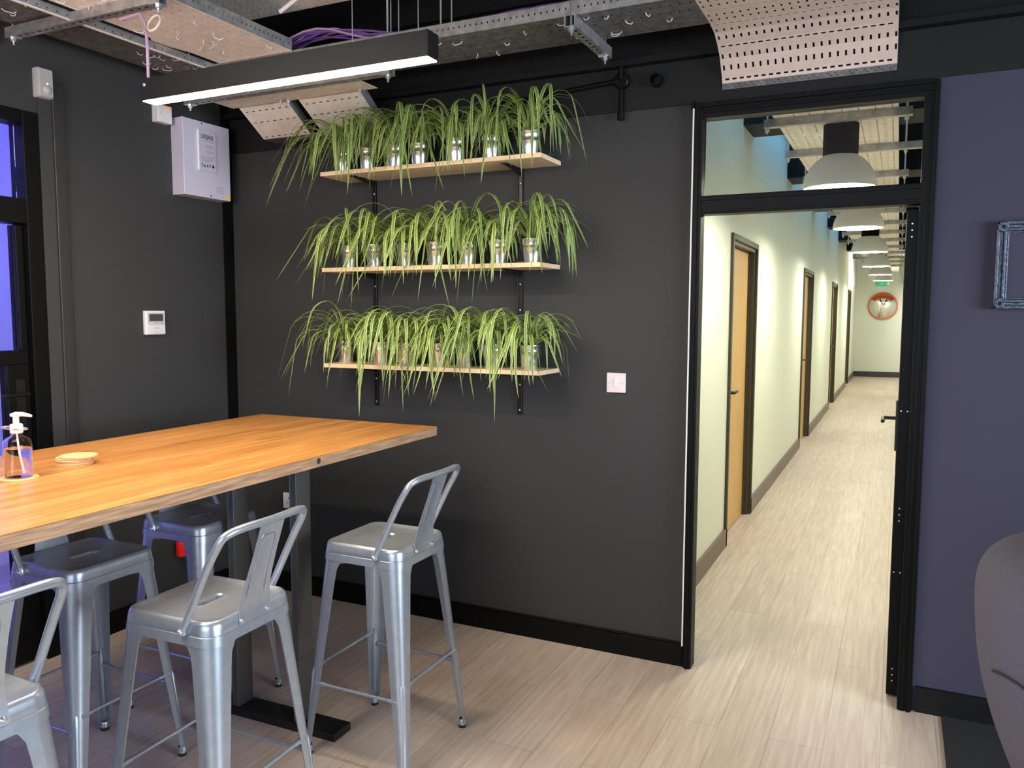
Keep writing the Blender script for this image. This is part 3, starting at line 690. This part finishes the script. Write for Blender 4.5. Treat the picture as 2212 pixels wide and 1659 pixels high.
# ------------------------------------------------------------------ table
TT = 1.05; TH = 0.040
tb = thing('high_table', 'high bar table with a thick oiled oak top on grey steel posts', 'table', (-2.31, 1.70, 0), math.radians(0.8))
obj('tabletop', B(-0.50, 0.50, -1.55, 1.345, TT-0.003, TT), oak_top, tb, bevel=0.001)
obj('edge_band', B(-0.50, 0.50, -1.55, 1.345, TT-TH, TT-0.003), oak_edge, tb, bevel=0.0015)
kn = MB().lathe([(0, 0.0008), (0.006, 0.0008), (0.011, 0.0002)], (0.5, 0.52, TT-0.018), 20, 'x')
obj('knot', kn, knot_m, tb)
for (x0, x1, y0, y1) in ((0.345, 0.375, 0.545, 0.625), (0.045, 0.075, 0.545, 0.625)):
    obj('leg_post', MB().box(x0, x1, y0, y1, 0.03, TT-TH-0.012).box(x0-0.001, x0+0.004, y0-0.001, y0+0.004, 0.03, TT-TH-0.012), post_m, tb, bevel=0.002)
obj('foot_bar', B(-0.12, 0.535, 0.535, 0.635, 0.0, 0.03), foot_m, tb, bevel=0.0015)
obj('top_bracket', B(-0.12, 0.42, 0.54, 0.63, TT-TH-0.012, TT-TH), foot_m, tb)
for (x0, x1, y0, y1) in ((0.345, 0.375, -1.225, -1.145), (0.045, 0.075, -1.225, -1.145)):
    obj('leg_post', B(x0, x1, y0, y1, 0.03, TT-TH-0.012), post_m, tb, bevel=0.002)
obj('foot_bar', B(-0.12, 0.535, -1.235, -1.135, 0.0, 0.03), foot_m, tb, bevel=0.0015)

# ------------------------------------------------------------------ bar stools
def rsq(h, r, n=8, c=(0, 0), z=0, hy=None):
    """rounded square ring, 4*(n+1) points, starting mid +x side"""
    hy = hy or h; pts = []
    for q, (sx, sy) in enumerate(((1, 1), (-1, 1), (-1, -1), (1, -1))):
        for k in range(n+1):
            a = q*PI/2+k*PI/2/n
            pts.append((c[0]+sx*(h-r)+r*math.cos(a), c[1]+sy*(hy-r)+r*math.sin(a), z))
    return pts
ZS = 0.760
def stool():
    t = thing('bar_stool', 'x', 'stool', (0, 0, 0), 0, 'silver metal bar stools')
    # seat: hand slot, dished top, rounded edge, skirt
    rings = [[(0, 0, 0)]]
    rings = []
    def mix(a, b, k): return [tuple(p[i]*(1-k)+q[i]*k for i in range(3)) for p, q in zip(a, b)]
    slot = rsq(0.014, 0.0138, 8, z=ZS-0.016, hy=0.048); big = rsq(0.138, 0.03, 8, z=ZS-0.004)
    rings.append([(x, y, ZS-0.026) for x, y, z in slot]); rings.append([(x, y, ZS-0.010) for x, y, z in rsq(0.015, 0.0148, 8, hy=0.049)])
    rings.append([(x, y, ZS-0.0065) for x, y, z in rsq(0.018, 0.0178, 8, hy=0.053)]); rings.append([(x, y, ZS-0.0085) for x, y, z in rsq(0.026, 0.0255, 8, hy=0.060)])
    for k in (0.25, 0.5, 0.75): rings.append([(x, y, ZS-0.009+0.003*k) for x, y, z in mix(rsq(0.026, 0.0255, 8, hy=0.06), big, k)])
    rings.append([(x, y, ZS-0.005) for x, y, z in big])
    for h, r, z in ((0.143, 0.033, ZS-0.001), (0.148, 0.036, ZS), (0.153, 0.04, ZS-0.003), (0.156, 0.042, ZS-0.009), (0.158, 0.043, ZS-0.020), (0.1595, 0.043, ZS-0.034), (0.1585, 0.043, ZS-0.036), (0.1605, 0.043, ZS-0.038), (0.163, 0.044, ZS-0.062)):
        rings.append(rsq(h, r, 8, z=z))
    obj('seat', MB().loft(rings), stool_m, t, smooth=True, solid=0.0018)
    zt = ZS-0.030
    def hs(z): return 0.1575+(0.212-0.1575)*(zt-z)/(zt-0.02)
    for sx, sy in ((1, 1), (-1, 1), (-1, -1), (1, -1)):
        rings = []
        for z, w, r in ((zt, 0.098, 0.043), (zt-0.03, 0.096, 0.042), (zt-0.036, 0.082, 0.042), (zt-0.06, 0.070, 0.041), (zt-0.10, 0.066, 0.039), (0.45, 0.055, 0.032), (0.28, 0.045, 0.026), (0.15, 0.037, 0.021), (0.06, 0.031, 0.017), (0.022, 0.028, 0.015)):
            h = hs(z); ring = []
            pts = [(h-w, h), (h-w*0.6, h), (h-r, h)]+[(h-r+r*math.sin(a), h-r+r*math.cos(a)) for a in [PI/2*k/6 for k in range(1, 6)]]+[(h, h-r), (h, h-w*0.6), (h, h-w)]
            ring = [(sx*x, sy*y, z) for x, y in pts]
            rings.append(ring)
        obj('leg', MB().loft(rings, closed=False), stool_m, t, smooth=True, solid=0.0022)
        # pressed groove and foot
        gr = MB(); g0 = []
        for z in (0.33, 0.30, 0.15, 0.07, 0.05):
            h = hs(z); q = h-0.029*0.36-0.0006
            g0.append((sx*(q+0.001), sy*(q+0.001), z))
        rr = [0.001, 0.0085, 0.0080, 0.0070, 0.001]
        obj('pressed_rib', gr.tube(g0, rr, 8), stool_m, t, smooth=True)
        h = hs(0.02)-0.013
        obj('foot_cap', MB().lathe([(0, 0.0), (0.0135, 0.0), (0.0150, 0.004), (0.0145, 0.012)], (sx*h, sy*h, 0), 16), rubber, t, smooth=True)
        obj('foot_sleeve', MB().lathe([(0.0150, 0.012), (0.0150, 0.030), (0.0125, 0.034)], (sx*h, sy*h, 0), 16), stool_m, t, smooth=True)
    # foot rests: front and back low, sides a little higher
    for s_, ax in ((1, 'x'), (-1, 'x'), (1, 'y'), (-1, 'y')):
        z = 0.26 if ax == 'y' else 0.31
        h = hs(z)-0.006; e = h-0.020
        if ax == 'x': pts = [(s_*h, -e, z), (s_*h, e, z)]
        else: pts = [(-e, s_*h, z), (e, s_*h, z)]
        m_ = MB()
        P0, P1 = Vector(pts[0]), Vector(pts[1]); dv = (P1-P0).normalized()
        m_.tube([P0-dv*0.004, P0+dv*0.012, P0+dv*0.035, P0+dv*0.045, P1-dv*0.045, P1-dv*0.035, P1-dv*0.012, P1+dv*0.004], [0.010, 0.0095, 0.0075, 0.0055, 0.0055, 0.0075, 0.0095, 0.010], 10)
        obj('foot_rail', m_, stool_m, t, smooth=True)
    # crossed braces under the seat, black clip at the crossing ends
    zb = ZS-0.085; hb = hs(zb)-0.022
    for sg in (1, -1):
        obj('under_brace', MB().tube([(-hb, -sg*hb, zb+0.004*sg), (hb, sg*hb, zb+0.004*sg)], 0.0062, 10), stool_m, t, smooth=True)
    for q in (-0.062, 0.072):
        obj('brace_clip', MB().tube([(q-0.011, q-0.011, zb-0.004), (q+0.011, q+0.011, zb-0.004)], 0.0105, 8), rubber, t)
    # low back: hoop of tube
    hp = []
    y0, y1 = 0.166, 0.140
    ctrl = [(0.070, y0, ZS-0.033), (0.072, y0, ZS-0.018), (0.088, y0-0.001, ZS+0.012), (0.158, 0.166, ZS+0.150), (0.190, 0.164, ZS+0.205), (0.204, 0.157, ZS+0.230), (0.215, 0.138, ZS+0.242), (0.223, 0.10, ZS+0.247), (0.229, 0.05, ZS+0.248), (0.231, 0, ZS+0.248)]
    full = ctrl+[(x, -y, z) for x, y, z in ctrl[:-1][::-1]]
    # smooth
    P = [Vector(p) for p in full]; sm = []
    for i in range(len(P)-1):
        a = P[max(i-1, 0)]; b = P[i]; c = P[i+1]; d2 = P[min(i+2, len(P)-1)]
        for k in range(4):
            u = k/4; sm.append(0.5*((2*b)+(c-a)*u+(2*a-5*b+4*c-d2)*u*u+(3*b-a-3*c+d2)*u**3))
    sm.append(P[-1])
    rr = [0.0105]*len(sm); 
    obj('back_hoop', MB().tube(sm, rr, 12), stool_m, t, smooth=True)
    # centre back plate
    rings = []
    for z, x, w in ((ZS-0.034, 0.1625, 0.062), (ZS-0.012, 0.161, 0.062), (ZS+0.01, 0.160, 0.060), (ZS+0.05, 0.166, 0.053), (ZS+0.10, 0.182, 0.049), (ZS+0.16, 0.202, 0.046), (ZS+0.21, 0.219, 0.046), (ZS+0.245, 0.230, 0.047)):
        rings.append([(x-0.004*(1-(k/6-1)**2)*0-0.0025*math.sin(PI*k/12), -w+2*w*k/12, z) for k in range(13)])
    obj('back_plate', MB().loft(rings, closed=False), stool_m, t, smooth=True, solid=0.002)
    # pressed line on the plate
    ln = [(0.1655, -0.034, ZS+0.035), (0.1835, -0.031, ZS+0.10), (0.2035, -0.029, ZS+0.16), (0.2165, -0.026, ZS+0.198), (0.219, -0.018, ZS+0.205), (0.219, 0.018, ZS+0.205), (0.2165, 0.026, ZS+0.198), (0.2035, 0.029, ZS+0.16), (0.1835, 0.031, ZS+0.10), (0.1655, 0.034, ZS+0.035)]
    obj('pressed_line', MB().tube([(x-0.0005, y, z) for x, y, z in ln], 0.0016, 6), stool_m, t, smooth=True)
    for y in (-0.050, 0.050):
        obj('rivet', MB().lathe([(0, 0.006), (0.004, 0.0055), (0.0075, 0.002), (0.008, 0)], (0.1625, y, ZS-0.022), 14, 'x'), zinc, t, smooth=True)
    for s_ in (1, -1):
        obj('rivet', MB().lathe([(0, s_*0.006), (0.004, s_*0.0055), (0.0075, s_*0.002), (0.008, 0)], (0.070, s_*0.176, ZS-0.024), 14, 'y'), zinc, t, smooth=True)
    return t
s0 = stool(); s0.location = (-1.62, 2.345, 0)
s0['label'] = 'silver metal bar stool standing alone at the table corner nearest the doorway'
dup(s0, (-1.70, 1.605, 0), math.radians(2), 'silver metal bar stool in front of the steel table post, middle of the near side')
dup(s0, (-1.745, 0.91, 0), math.radians(-2), 'silver metal bar stool cut off by the bottom left corner')
far = [dup(s0, (-2.47, 2.30, 0), PI, 'silver metal bar stool on the far side, beside the red fitting, farthest from the camera'),
       dup(s0, (-2.41, 1.745, 0), PI, 'silver metal bar stool on the far side with its whole hand slot in view'),
       dup(s0, (-2.44, 1.10, 0), PI, 'silver metal bar stool on the far side, mostly hidden at the left edge')]
for o in far: o.scale = (1, 1, 0.991)

# ------------------------------------------------------------------ things on the table
BX, BY = -2.372, 1.517
def coaster(z, x, y, label, r=0.048):
    return tag(obj('cork_coaster', MB().lathe([(0, 0), (r, 0), (r+0.0008, 0.001), (r+0.0008, 0.0035), (r, 0.0045), (0, 0.0045)], (0, 0, 0), 40), cork, smooth=True, loc=(x, y, z)), label, 'coaster', 'round cork coasters')
coaster(TT, BX, BY, 'cork coaster lying under the sanitiser bottle', 0.052)
cl = ['lowest cork coaster of the stack', 'second cork coaster from the bottom of the stack', 'third cork coaster from the bottom of the stack', 'third cork coaster from the top of the stack', 'second cork coaster from the top of the stack', 'lightest cork coaster, topmost of the stack']
for i in range(6):
    o_ = [(0, 0), (0.002, 0.001), (-0.001, 0.002), (0.001, -0.001), (0, 0.002), (0.010, 0.008)][i]
    coaster(TT+i*0.0052, -2.435+o_[0], 1.745+o_[1], cl[i], 0.056)
bt = thing('sanitiser_bottle', 'clear round pump bottle of hand sanitiser on a cork coaster', 'bottle', (BX, BY, TT+0.0048))
bp = [(0, 0.0), (0.034, 0.0), (0.0375, 0.003), (0.0385, 0.010), (0.0385, 0.098), (0.037, 0.108), (0.030, 0.118), (0.018, 0.124), (0.0145, 0.128), (0.0145, 0.140)]
obj('body', MB().lathe(bp, (0, 0, 0), 48), pet, bt, smooth=True, solid=0.0016)
obj('gel', MB().lathe([(0, 0.003), (0.033, 0.003), (0.0355, 0.008), (0.0355, 0.088), (0, 0.088)], (0, 0, 0), 48), gel, bt, smooth=True)
obj('collar', MB().lathe([(0.0165, 0.134), (0.0175, 0.136), (0.0175, 0.158), (0.0155, 0.161), (0.008, 0.162)], (0, 0, 0), 32), pump_m, bt, smooth=True)
obj('pump_head', MB().lathe([(0.0085, 0.161), (0.0085, 0.182), (0.0105, 0.184), (0.0105, 0.190), (0, 0.193)], (0, 0, 0), 24).tube([(-0.012, -0.008, 0.187), (0.0, 0, 0.190), (0.014, 0.011, 0.190), (0.028, 0.022, 0.186), (0.034, 0.027, 0.183)], [0.005, 0.0075, 0.0065, 0.005, 0.0035], 12), pump_m, bt, smooth=True)
obj('dip_tube', MB().tube([(0, 0, 0.135), (0.002, 0.004, 0.07), (0.008, 0.01, 0.012)], 0.003, 8), pump_m, bt, smooth=True)
obj('wire_holder', MB().tube([(-0.018+(0.055 if math.cos(a) > 0 else 0.055)*math.cos(a), 0.004+0.020*math.sin(a), 0.147) for a in [2*PI*k/40 for k in range(40)]], 0.0026, 8, closed=True), zinc, bt, smooth=True)

# ------------------------------------------------------------------ fittings on the walls
ub = thing('fuse_board', 'white metal electrical cabinet high on the left wall by the corner', 'electrical box', (XL, 3.19, 2.34))
obj('enclosure', B(0, 0.085, -0.155, 0.160, -0.190, 0.196), lilac_metal, ub, bevel=0.003)
obj('document_holder', B(0.086, 0.092, -0.062, 0.056, -0.055, 0.150), paper, ub, bevel=0.001)
obj('holder_edge', B(0.086, 0.0955, -0.064, -0.060, -0.055, 0.150), clear_edge, ub)
fc = bpy.data.curves.new('text_source', 'FONT'); fc.body = 'URBAN'; fc.size = 0.036; fc.extrude = 0.0002; fc.space_character = 0.95
fo = bpy.data.objects.new('text_source', fc); C.objects.link(fo); fo.parent = ub; fo.location = (0.0925, -0.045, 0.108); fo.rotation_euler = (PI/2, 0, PI/2)
fo.scale = (0.72, 1, 1)
bpy.context.view_layer.update(); lm = bpy.data.meshes.new_from_object(fo); lm.materials.clear(); lm.materials.append(ink)
lo = bpy.data.objects.new('lettering', lm); C.objects.link(lo); lo.parent = ub; lo.location = fo.location; lo.rotation_euler = fo.rotation_euler; lo.scale = fo.scale
bpy.data.objects.remove(fo)
tx = MB(); rr_ = random.Random(3)
for z, a, b in ((0.098, -0.04, 0.045), (0.075, -0.02, 0.04), (0.066, -0.015, 0.035), (0.048, -0.015, 0.04), (0.040, -0.01, 0.03), (0.018, -0.045, 0.04), (0.010, -0.045, 0.045), (0.002, -0.042, 0.03), (-0.006, -0.042, 0.01)):
    y = a
    while y < b:
        l = rr_.uniform(0.004, 0.012); tx.box(0.092, 0.0925, y, min(y+l, b), z-0.0012, z+0.0012); y += l+0.0025
obj('printed_lines', tx, faint_ink, ub)
ic = MB()
ic.box(0.092, 0.0926, -0.045, -0.036, -0.022, -0.018).box(0.092, 0.0926, -0.042, -0.039, -0.036, -0.022)
ic.add([(0.0926, -0.030, -0.036), (0.0926, -0.016, -0.036), (0.0926, -0.026, -0.018)], [(0, 1, 2)])
ic.lathe([(0, 0.0006), (0.005, 0.0006), (0.005, 0)], (0.092, -0.004, -0.026), 12, 'x').box(0.092, 0.0926, -0.006, -0.002, -0.036, -0.028)
ic.box(0.092, 0.0926, 0.009, 0.017, -0.022, -0.018).box(0.092, 0.0926, 0.009, 0.012, -0.036, -0.018).box(0.092, 0.0926, 0.012, 0.017, -0.028, -0.025)
ic.lathe([(0, 0.0006), (0.0085, 0.0006), (0.0085, 0)], (0.092, 0.034, -0.026), 8, 'x')
obj('pictograms', ic, ink, ub)
lb = MB()
for z in (-0.125, -0.133, -0.145, -0.155): lb.box(0.0852, 0.0856, 0.058, 0.108, z-0.001, z+0.001)
obj('rating_label', lb, faint_ink, ub)
obj('warning_label', B(0.0852, 0.0858, 0.130, 0.152, -0.183, -0.162), yellow_m, ub)
obj('cabinet_screw', MB().lathe([(0, 0.002), (0.004, 0.002), (0.004, 0)], (0.085, 0.02, -0.178), 10, 'x').lathe([(0, 0.002), (0.004, 0.002), (0.004, 0)], (0.085, -0.03, 0.185), 10, 'x'), ink, ub)
fs = thing('fused_spur', 'small white switched spur box with a red neon, left of the electrical cabinet', 'socket', (XL, 2.965, 2.535))
obj('back_box', B(0, 0.045, -0.043, 0.043, -0.043, 0.043), white_plastic, fs, bevel=0.004)
obj('neon', B(0.045, 0.047, 0.0, 0.02, 0.026, 0.036), red_glow, fs)
obj('face_screw', MB().lathe([(0, 0.001), (0.003, 0.001), (0.003, 0)], (0.045, -0.028, 0), 8, 'x').lathe([(0, 0.001), (0.003, 0.001), (0.003, 0)], (0.045, 0.030, 0), 8, 'x'), grey_plastic, fs)
pr_ = thing('motion_detector', 'white motion detector with a green light high at upper left', 'detector', (XL, 2.345, 2.53))
obj('casing', MB().loft([rsq(0.0, 0.0, 4)] if False else [[(x, y, z) for x, y, z in [(0.0, p[0]*1.0, p[1]) for p in [(a, b) for a, b, _ in rsq(0.034, 0.006, 4, hy=0.062)]]], [(0.034, p[0], p[1]) for p in [(a, b) for a, b, _ in rsq(0.034, 0.006, 4, hy=0.062)]], [(0.042, p[0], p[1]) for p in [(a, b) for a, b, _ in rsq(0.029, 0.006, 4, hy=0.057)]]], cap0=True, cap1=True), mat('off_white_casing', (0.42, 0.41, 0.41), 0.4), pr_, smooth=True)
obj('lens', MB().lathe([(0, 0.008), (0.010, 0.007), (0.018, 0.003), (0.020, 0)], (0.042, 0.004, -0.028), 20, 'x'), grey_plastic, pr_, smooth=True)
obj('led', MB().lathe([(0, 0.002), (0.003, 0.001), (0.0035, 0)], (0.042, 0.004, -0.003), 10, 'x'), green_glow, pr_)
th = thing('thermostat', 'white wall thermostat with a dark screen on the left wall', 'thermostat', (XL, 2.885, 1.498))
obj('casing', B(0, 0.020, -0.060, 0.060, -0.060, 0.060), white_plastic, th, bevel=0.004)
obj('bezel', B(0.020, 0.0212, -0.046, 0.052, -0.010, 0.050), grey_plastic, th)
obj('screen', B(0.0212, 0.022, -0.038, 0.044, 0.008, 0.043), dark_screen, th)
obj('flap', B(0.020, 0.0225, -0.046, 0.053, -0.056, -0.012), mat('pale_flap', (0.66, 0.65, 0.65), 0.4), th, bevel=0.001)
obj('printed_marks', MB().box(0.0226, 0.0229, -0.010, 0.020, -0.027, -0.0255).box(0.0226, 0.0229, -0.004, 0.016, -0.047, -0.0455), ink, th)
obj('buttons', MB().box(0.0213, 0.0222, -0.040, -0.030, -0.006, -0.001).box(0.0213, 0.0222, -0.026, -0.016, -0.006, -0.001), white_plastic, th)
sw = thing('light_switch', 'white single light switch on the dark wall left of the doorway', 'switch', (-1.126, YW, 1.243))
obj('plate', B(-0.044, 0.044, -0.010, 0, -0.044, 0.044), mat('pinkish_white_plastic', (0.74, 0.66, 0.68), 0.4), sw, bevel=0.003)
obj('rocker', B(-0.009, 0.009, -0.014, -0.010, -0.017, 0.017), white_plastic, sw, bevel=0.001)
for x in (-0.030, 0.030): obj('screw', MB().lathe([(0, -0.0015), (0.003, -0.001), (0.003, 0)], (x, -0.010, 0), 10, 'y'), grey_plastic, sw)
so = thing('wall_socket', 'white wall socket low on the dark wall, left of the table post', 'socket', (-3.005, YW, 0.512))
obj('plate', B(-0.044, 0.044, -0.010, 0, -0.044, 0.044), white_plastic, so, bevel=0.003)
obj('pin_holes', MB().box(-0.004, 0.004, -0.0105, -0.0099, 0.010, 0.020).box(-0.018, -0.010, -0.0105, -0.0099, -0.014, -0.009).box(0.010, 0.018, -0.0105, -0.0099, -0.014, -0.009), ink, so)
obj('rocker', B(0.018, 0.030, -0.013, -0.010, 0.010, 0.026), white_plastic, so)
rd = thing('red_fitting', 'small red round fitting on the left wall behind the farthest stool', 'fitting', (-3.385, 2.985, 0.318))
obj('drum', MB().lathe([(0, 0.075), (0.026, 0.075), (0.030, 0.070), (0.030, 0.002), (0.026, 0.0)], (0.04, 0, -0.04), 24), red_m, rd, smooth=True)
obj('bracket', B(0, 0.03, -0.012, 0.012, -0.02, 0.02), black, rd)
bs = MB()
for z, w in ((0, 0), ): pass

# picture frame on the violet-lit wall
pf = thing('picture_frame', 'ornate distressed silver frame at the right edge of the wall', 'picture frame', (0.50, YW, 1.728))
def mould(L, horizontal, s):
    m_ = MB()
    for a, b, dpt in ((0, 0.012, 0.030), (0.012, 0.024, 0.020), (0.024, 0.034, 0.026), (0.034, 0.042, 0.014)):
        if horizontal: m_.box(-0.195+a*0.9, 0.195-a*0.9, -dpt, 0, s*(0.157-b), s*(0.157-a))
        else: m_.box(s*(0.195-b), s*(0.195-a), -dpt, 0, -0.157+a*0.9, 0.157-a*0.9)
    return m_
for s_ in (1, -1):
    obj('moulding', mould(1, False, s_), silver_frame, pf, bevel=0.003)
    obj('moulding', mould(1, True, s_), silver_frame, pf, bevel=0.003)
cr = MB()
for sx in (1, -1):
    for sz in (1, -1):
        for k in range(9):
            a = k*0.7; cr.lathe([(0, -0.036), (0.006, -0.034), (0.009, -0.026), (0.009, 0)], (sx*(0.175-0.012*math.cos(a)), 0, sz*(0.137-0.012*math.sin(a))), 10, 'y')
obj('corner_carving', cr, silver_frame, pf, smooth=True)
obj('panel', B(-0.155, 0.155, -0.008, 0, -0.117, 0.117), violet_lit_wall, pf)

# black carpet and armchair at the right
struct('floor_carpet', B(0.208, 4.0, -1.5, YW-0.02, 0, 0.006), carpet_m)
ac = thing('armchair', 'slate grey upholstered armchair cut off by the right edge', 'armchair', (0.60, 2.35, 0.006))
sil = [(0.34, 0.30), (0.315, 0.37), (0.290, 0.43), (0.262, 0.50), (0.243, 0.56), (0.2225, 0.64), (0.2125, 0.72), (0.2065, 0.80), (0.206, 0.86), (0.213, 0.895), (0.229, 0.927), (0.258, 0.953), (0.312, 0.976), (0.40, 0.99), (0.60, 0.996)]
rings = []
for x, z in sil:
    hw = 0.60-x; ring = []
    dep = 0.36*min(1.0, 0.72+0.4*(1-abs(z-0.6)/0.6))
    for k in range(40):
        a = 2*PI*k/40; c_, s_ = math.cos(a), math.sin(a)
        px_ = hw*math.copysign(abs(c_)**0.75, c_); py_ = dep*math.copysign(abs(s_)**0.8, s_)*(1 if z < 0.9 else 0.6+0.4*(hw/0.39))
        ring.append((px_, py_+ (0.0), z-0.006))
    rings.append(ring)
o = obj('shell', MB().loft(rings[:-1], cap0=True, cap1=True), chair_m, ac, smooth=True)
sub = o.modifiers.new('sub', 'SUBSURF'); sub.levels = 1; sub.render_levels = 2
o.modifiers.remove(o.modifiers['edges'])
def on_shell(z, ang):
    for (xa, za), (xb, zb_) in zip(sil, sil[1:]):
        if za <= z <= zb_: x = xa+(xb-xa)*(z-za)/(zb_-za); break
    hw = 0.60-x; dep = 0.36*min(1.0, 0.72+0.4*(1-abs(z-0.6)/0.6)); a = math.radians(ang); c_, s_ = math.cos(a), math.sin(a)
    return (-hw*abs(c_)**0.75*1.004, -dep*abs(s_)**0.8*1.004, z-0.006)
sm = [on_shell(z, g) for z, g in ((0.700, 203), (0.708, 208), (0.711, 213), (0.710, 218), (0.704, 223), (0.692, 228), (0.672, 233), (0.64, 238), (0.60, 243), (0.55, 247))]
obj('seam_piping', MB().tube(sm, 0.0035, 8), mat('dark_piping', (0.03, 0.03, 0.04), 0.8), ac, smooth=True)
obj('pedestal', MB().lathe([(0, 0.0), (0.24, 0.0), (0.24, 0.012), (0.05, 0.03), (0.03, 0.06), (0.03, 0.31)], (0, 0, 0), 40), black_gloss, ac, smooth=True)
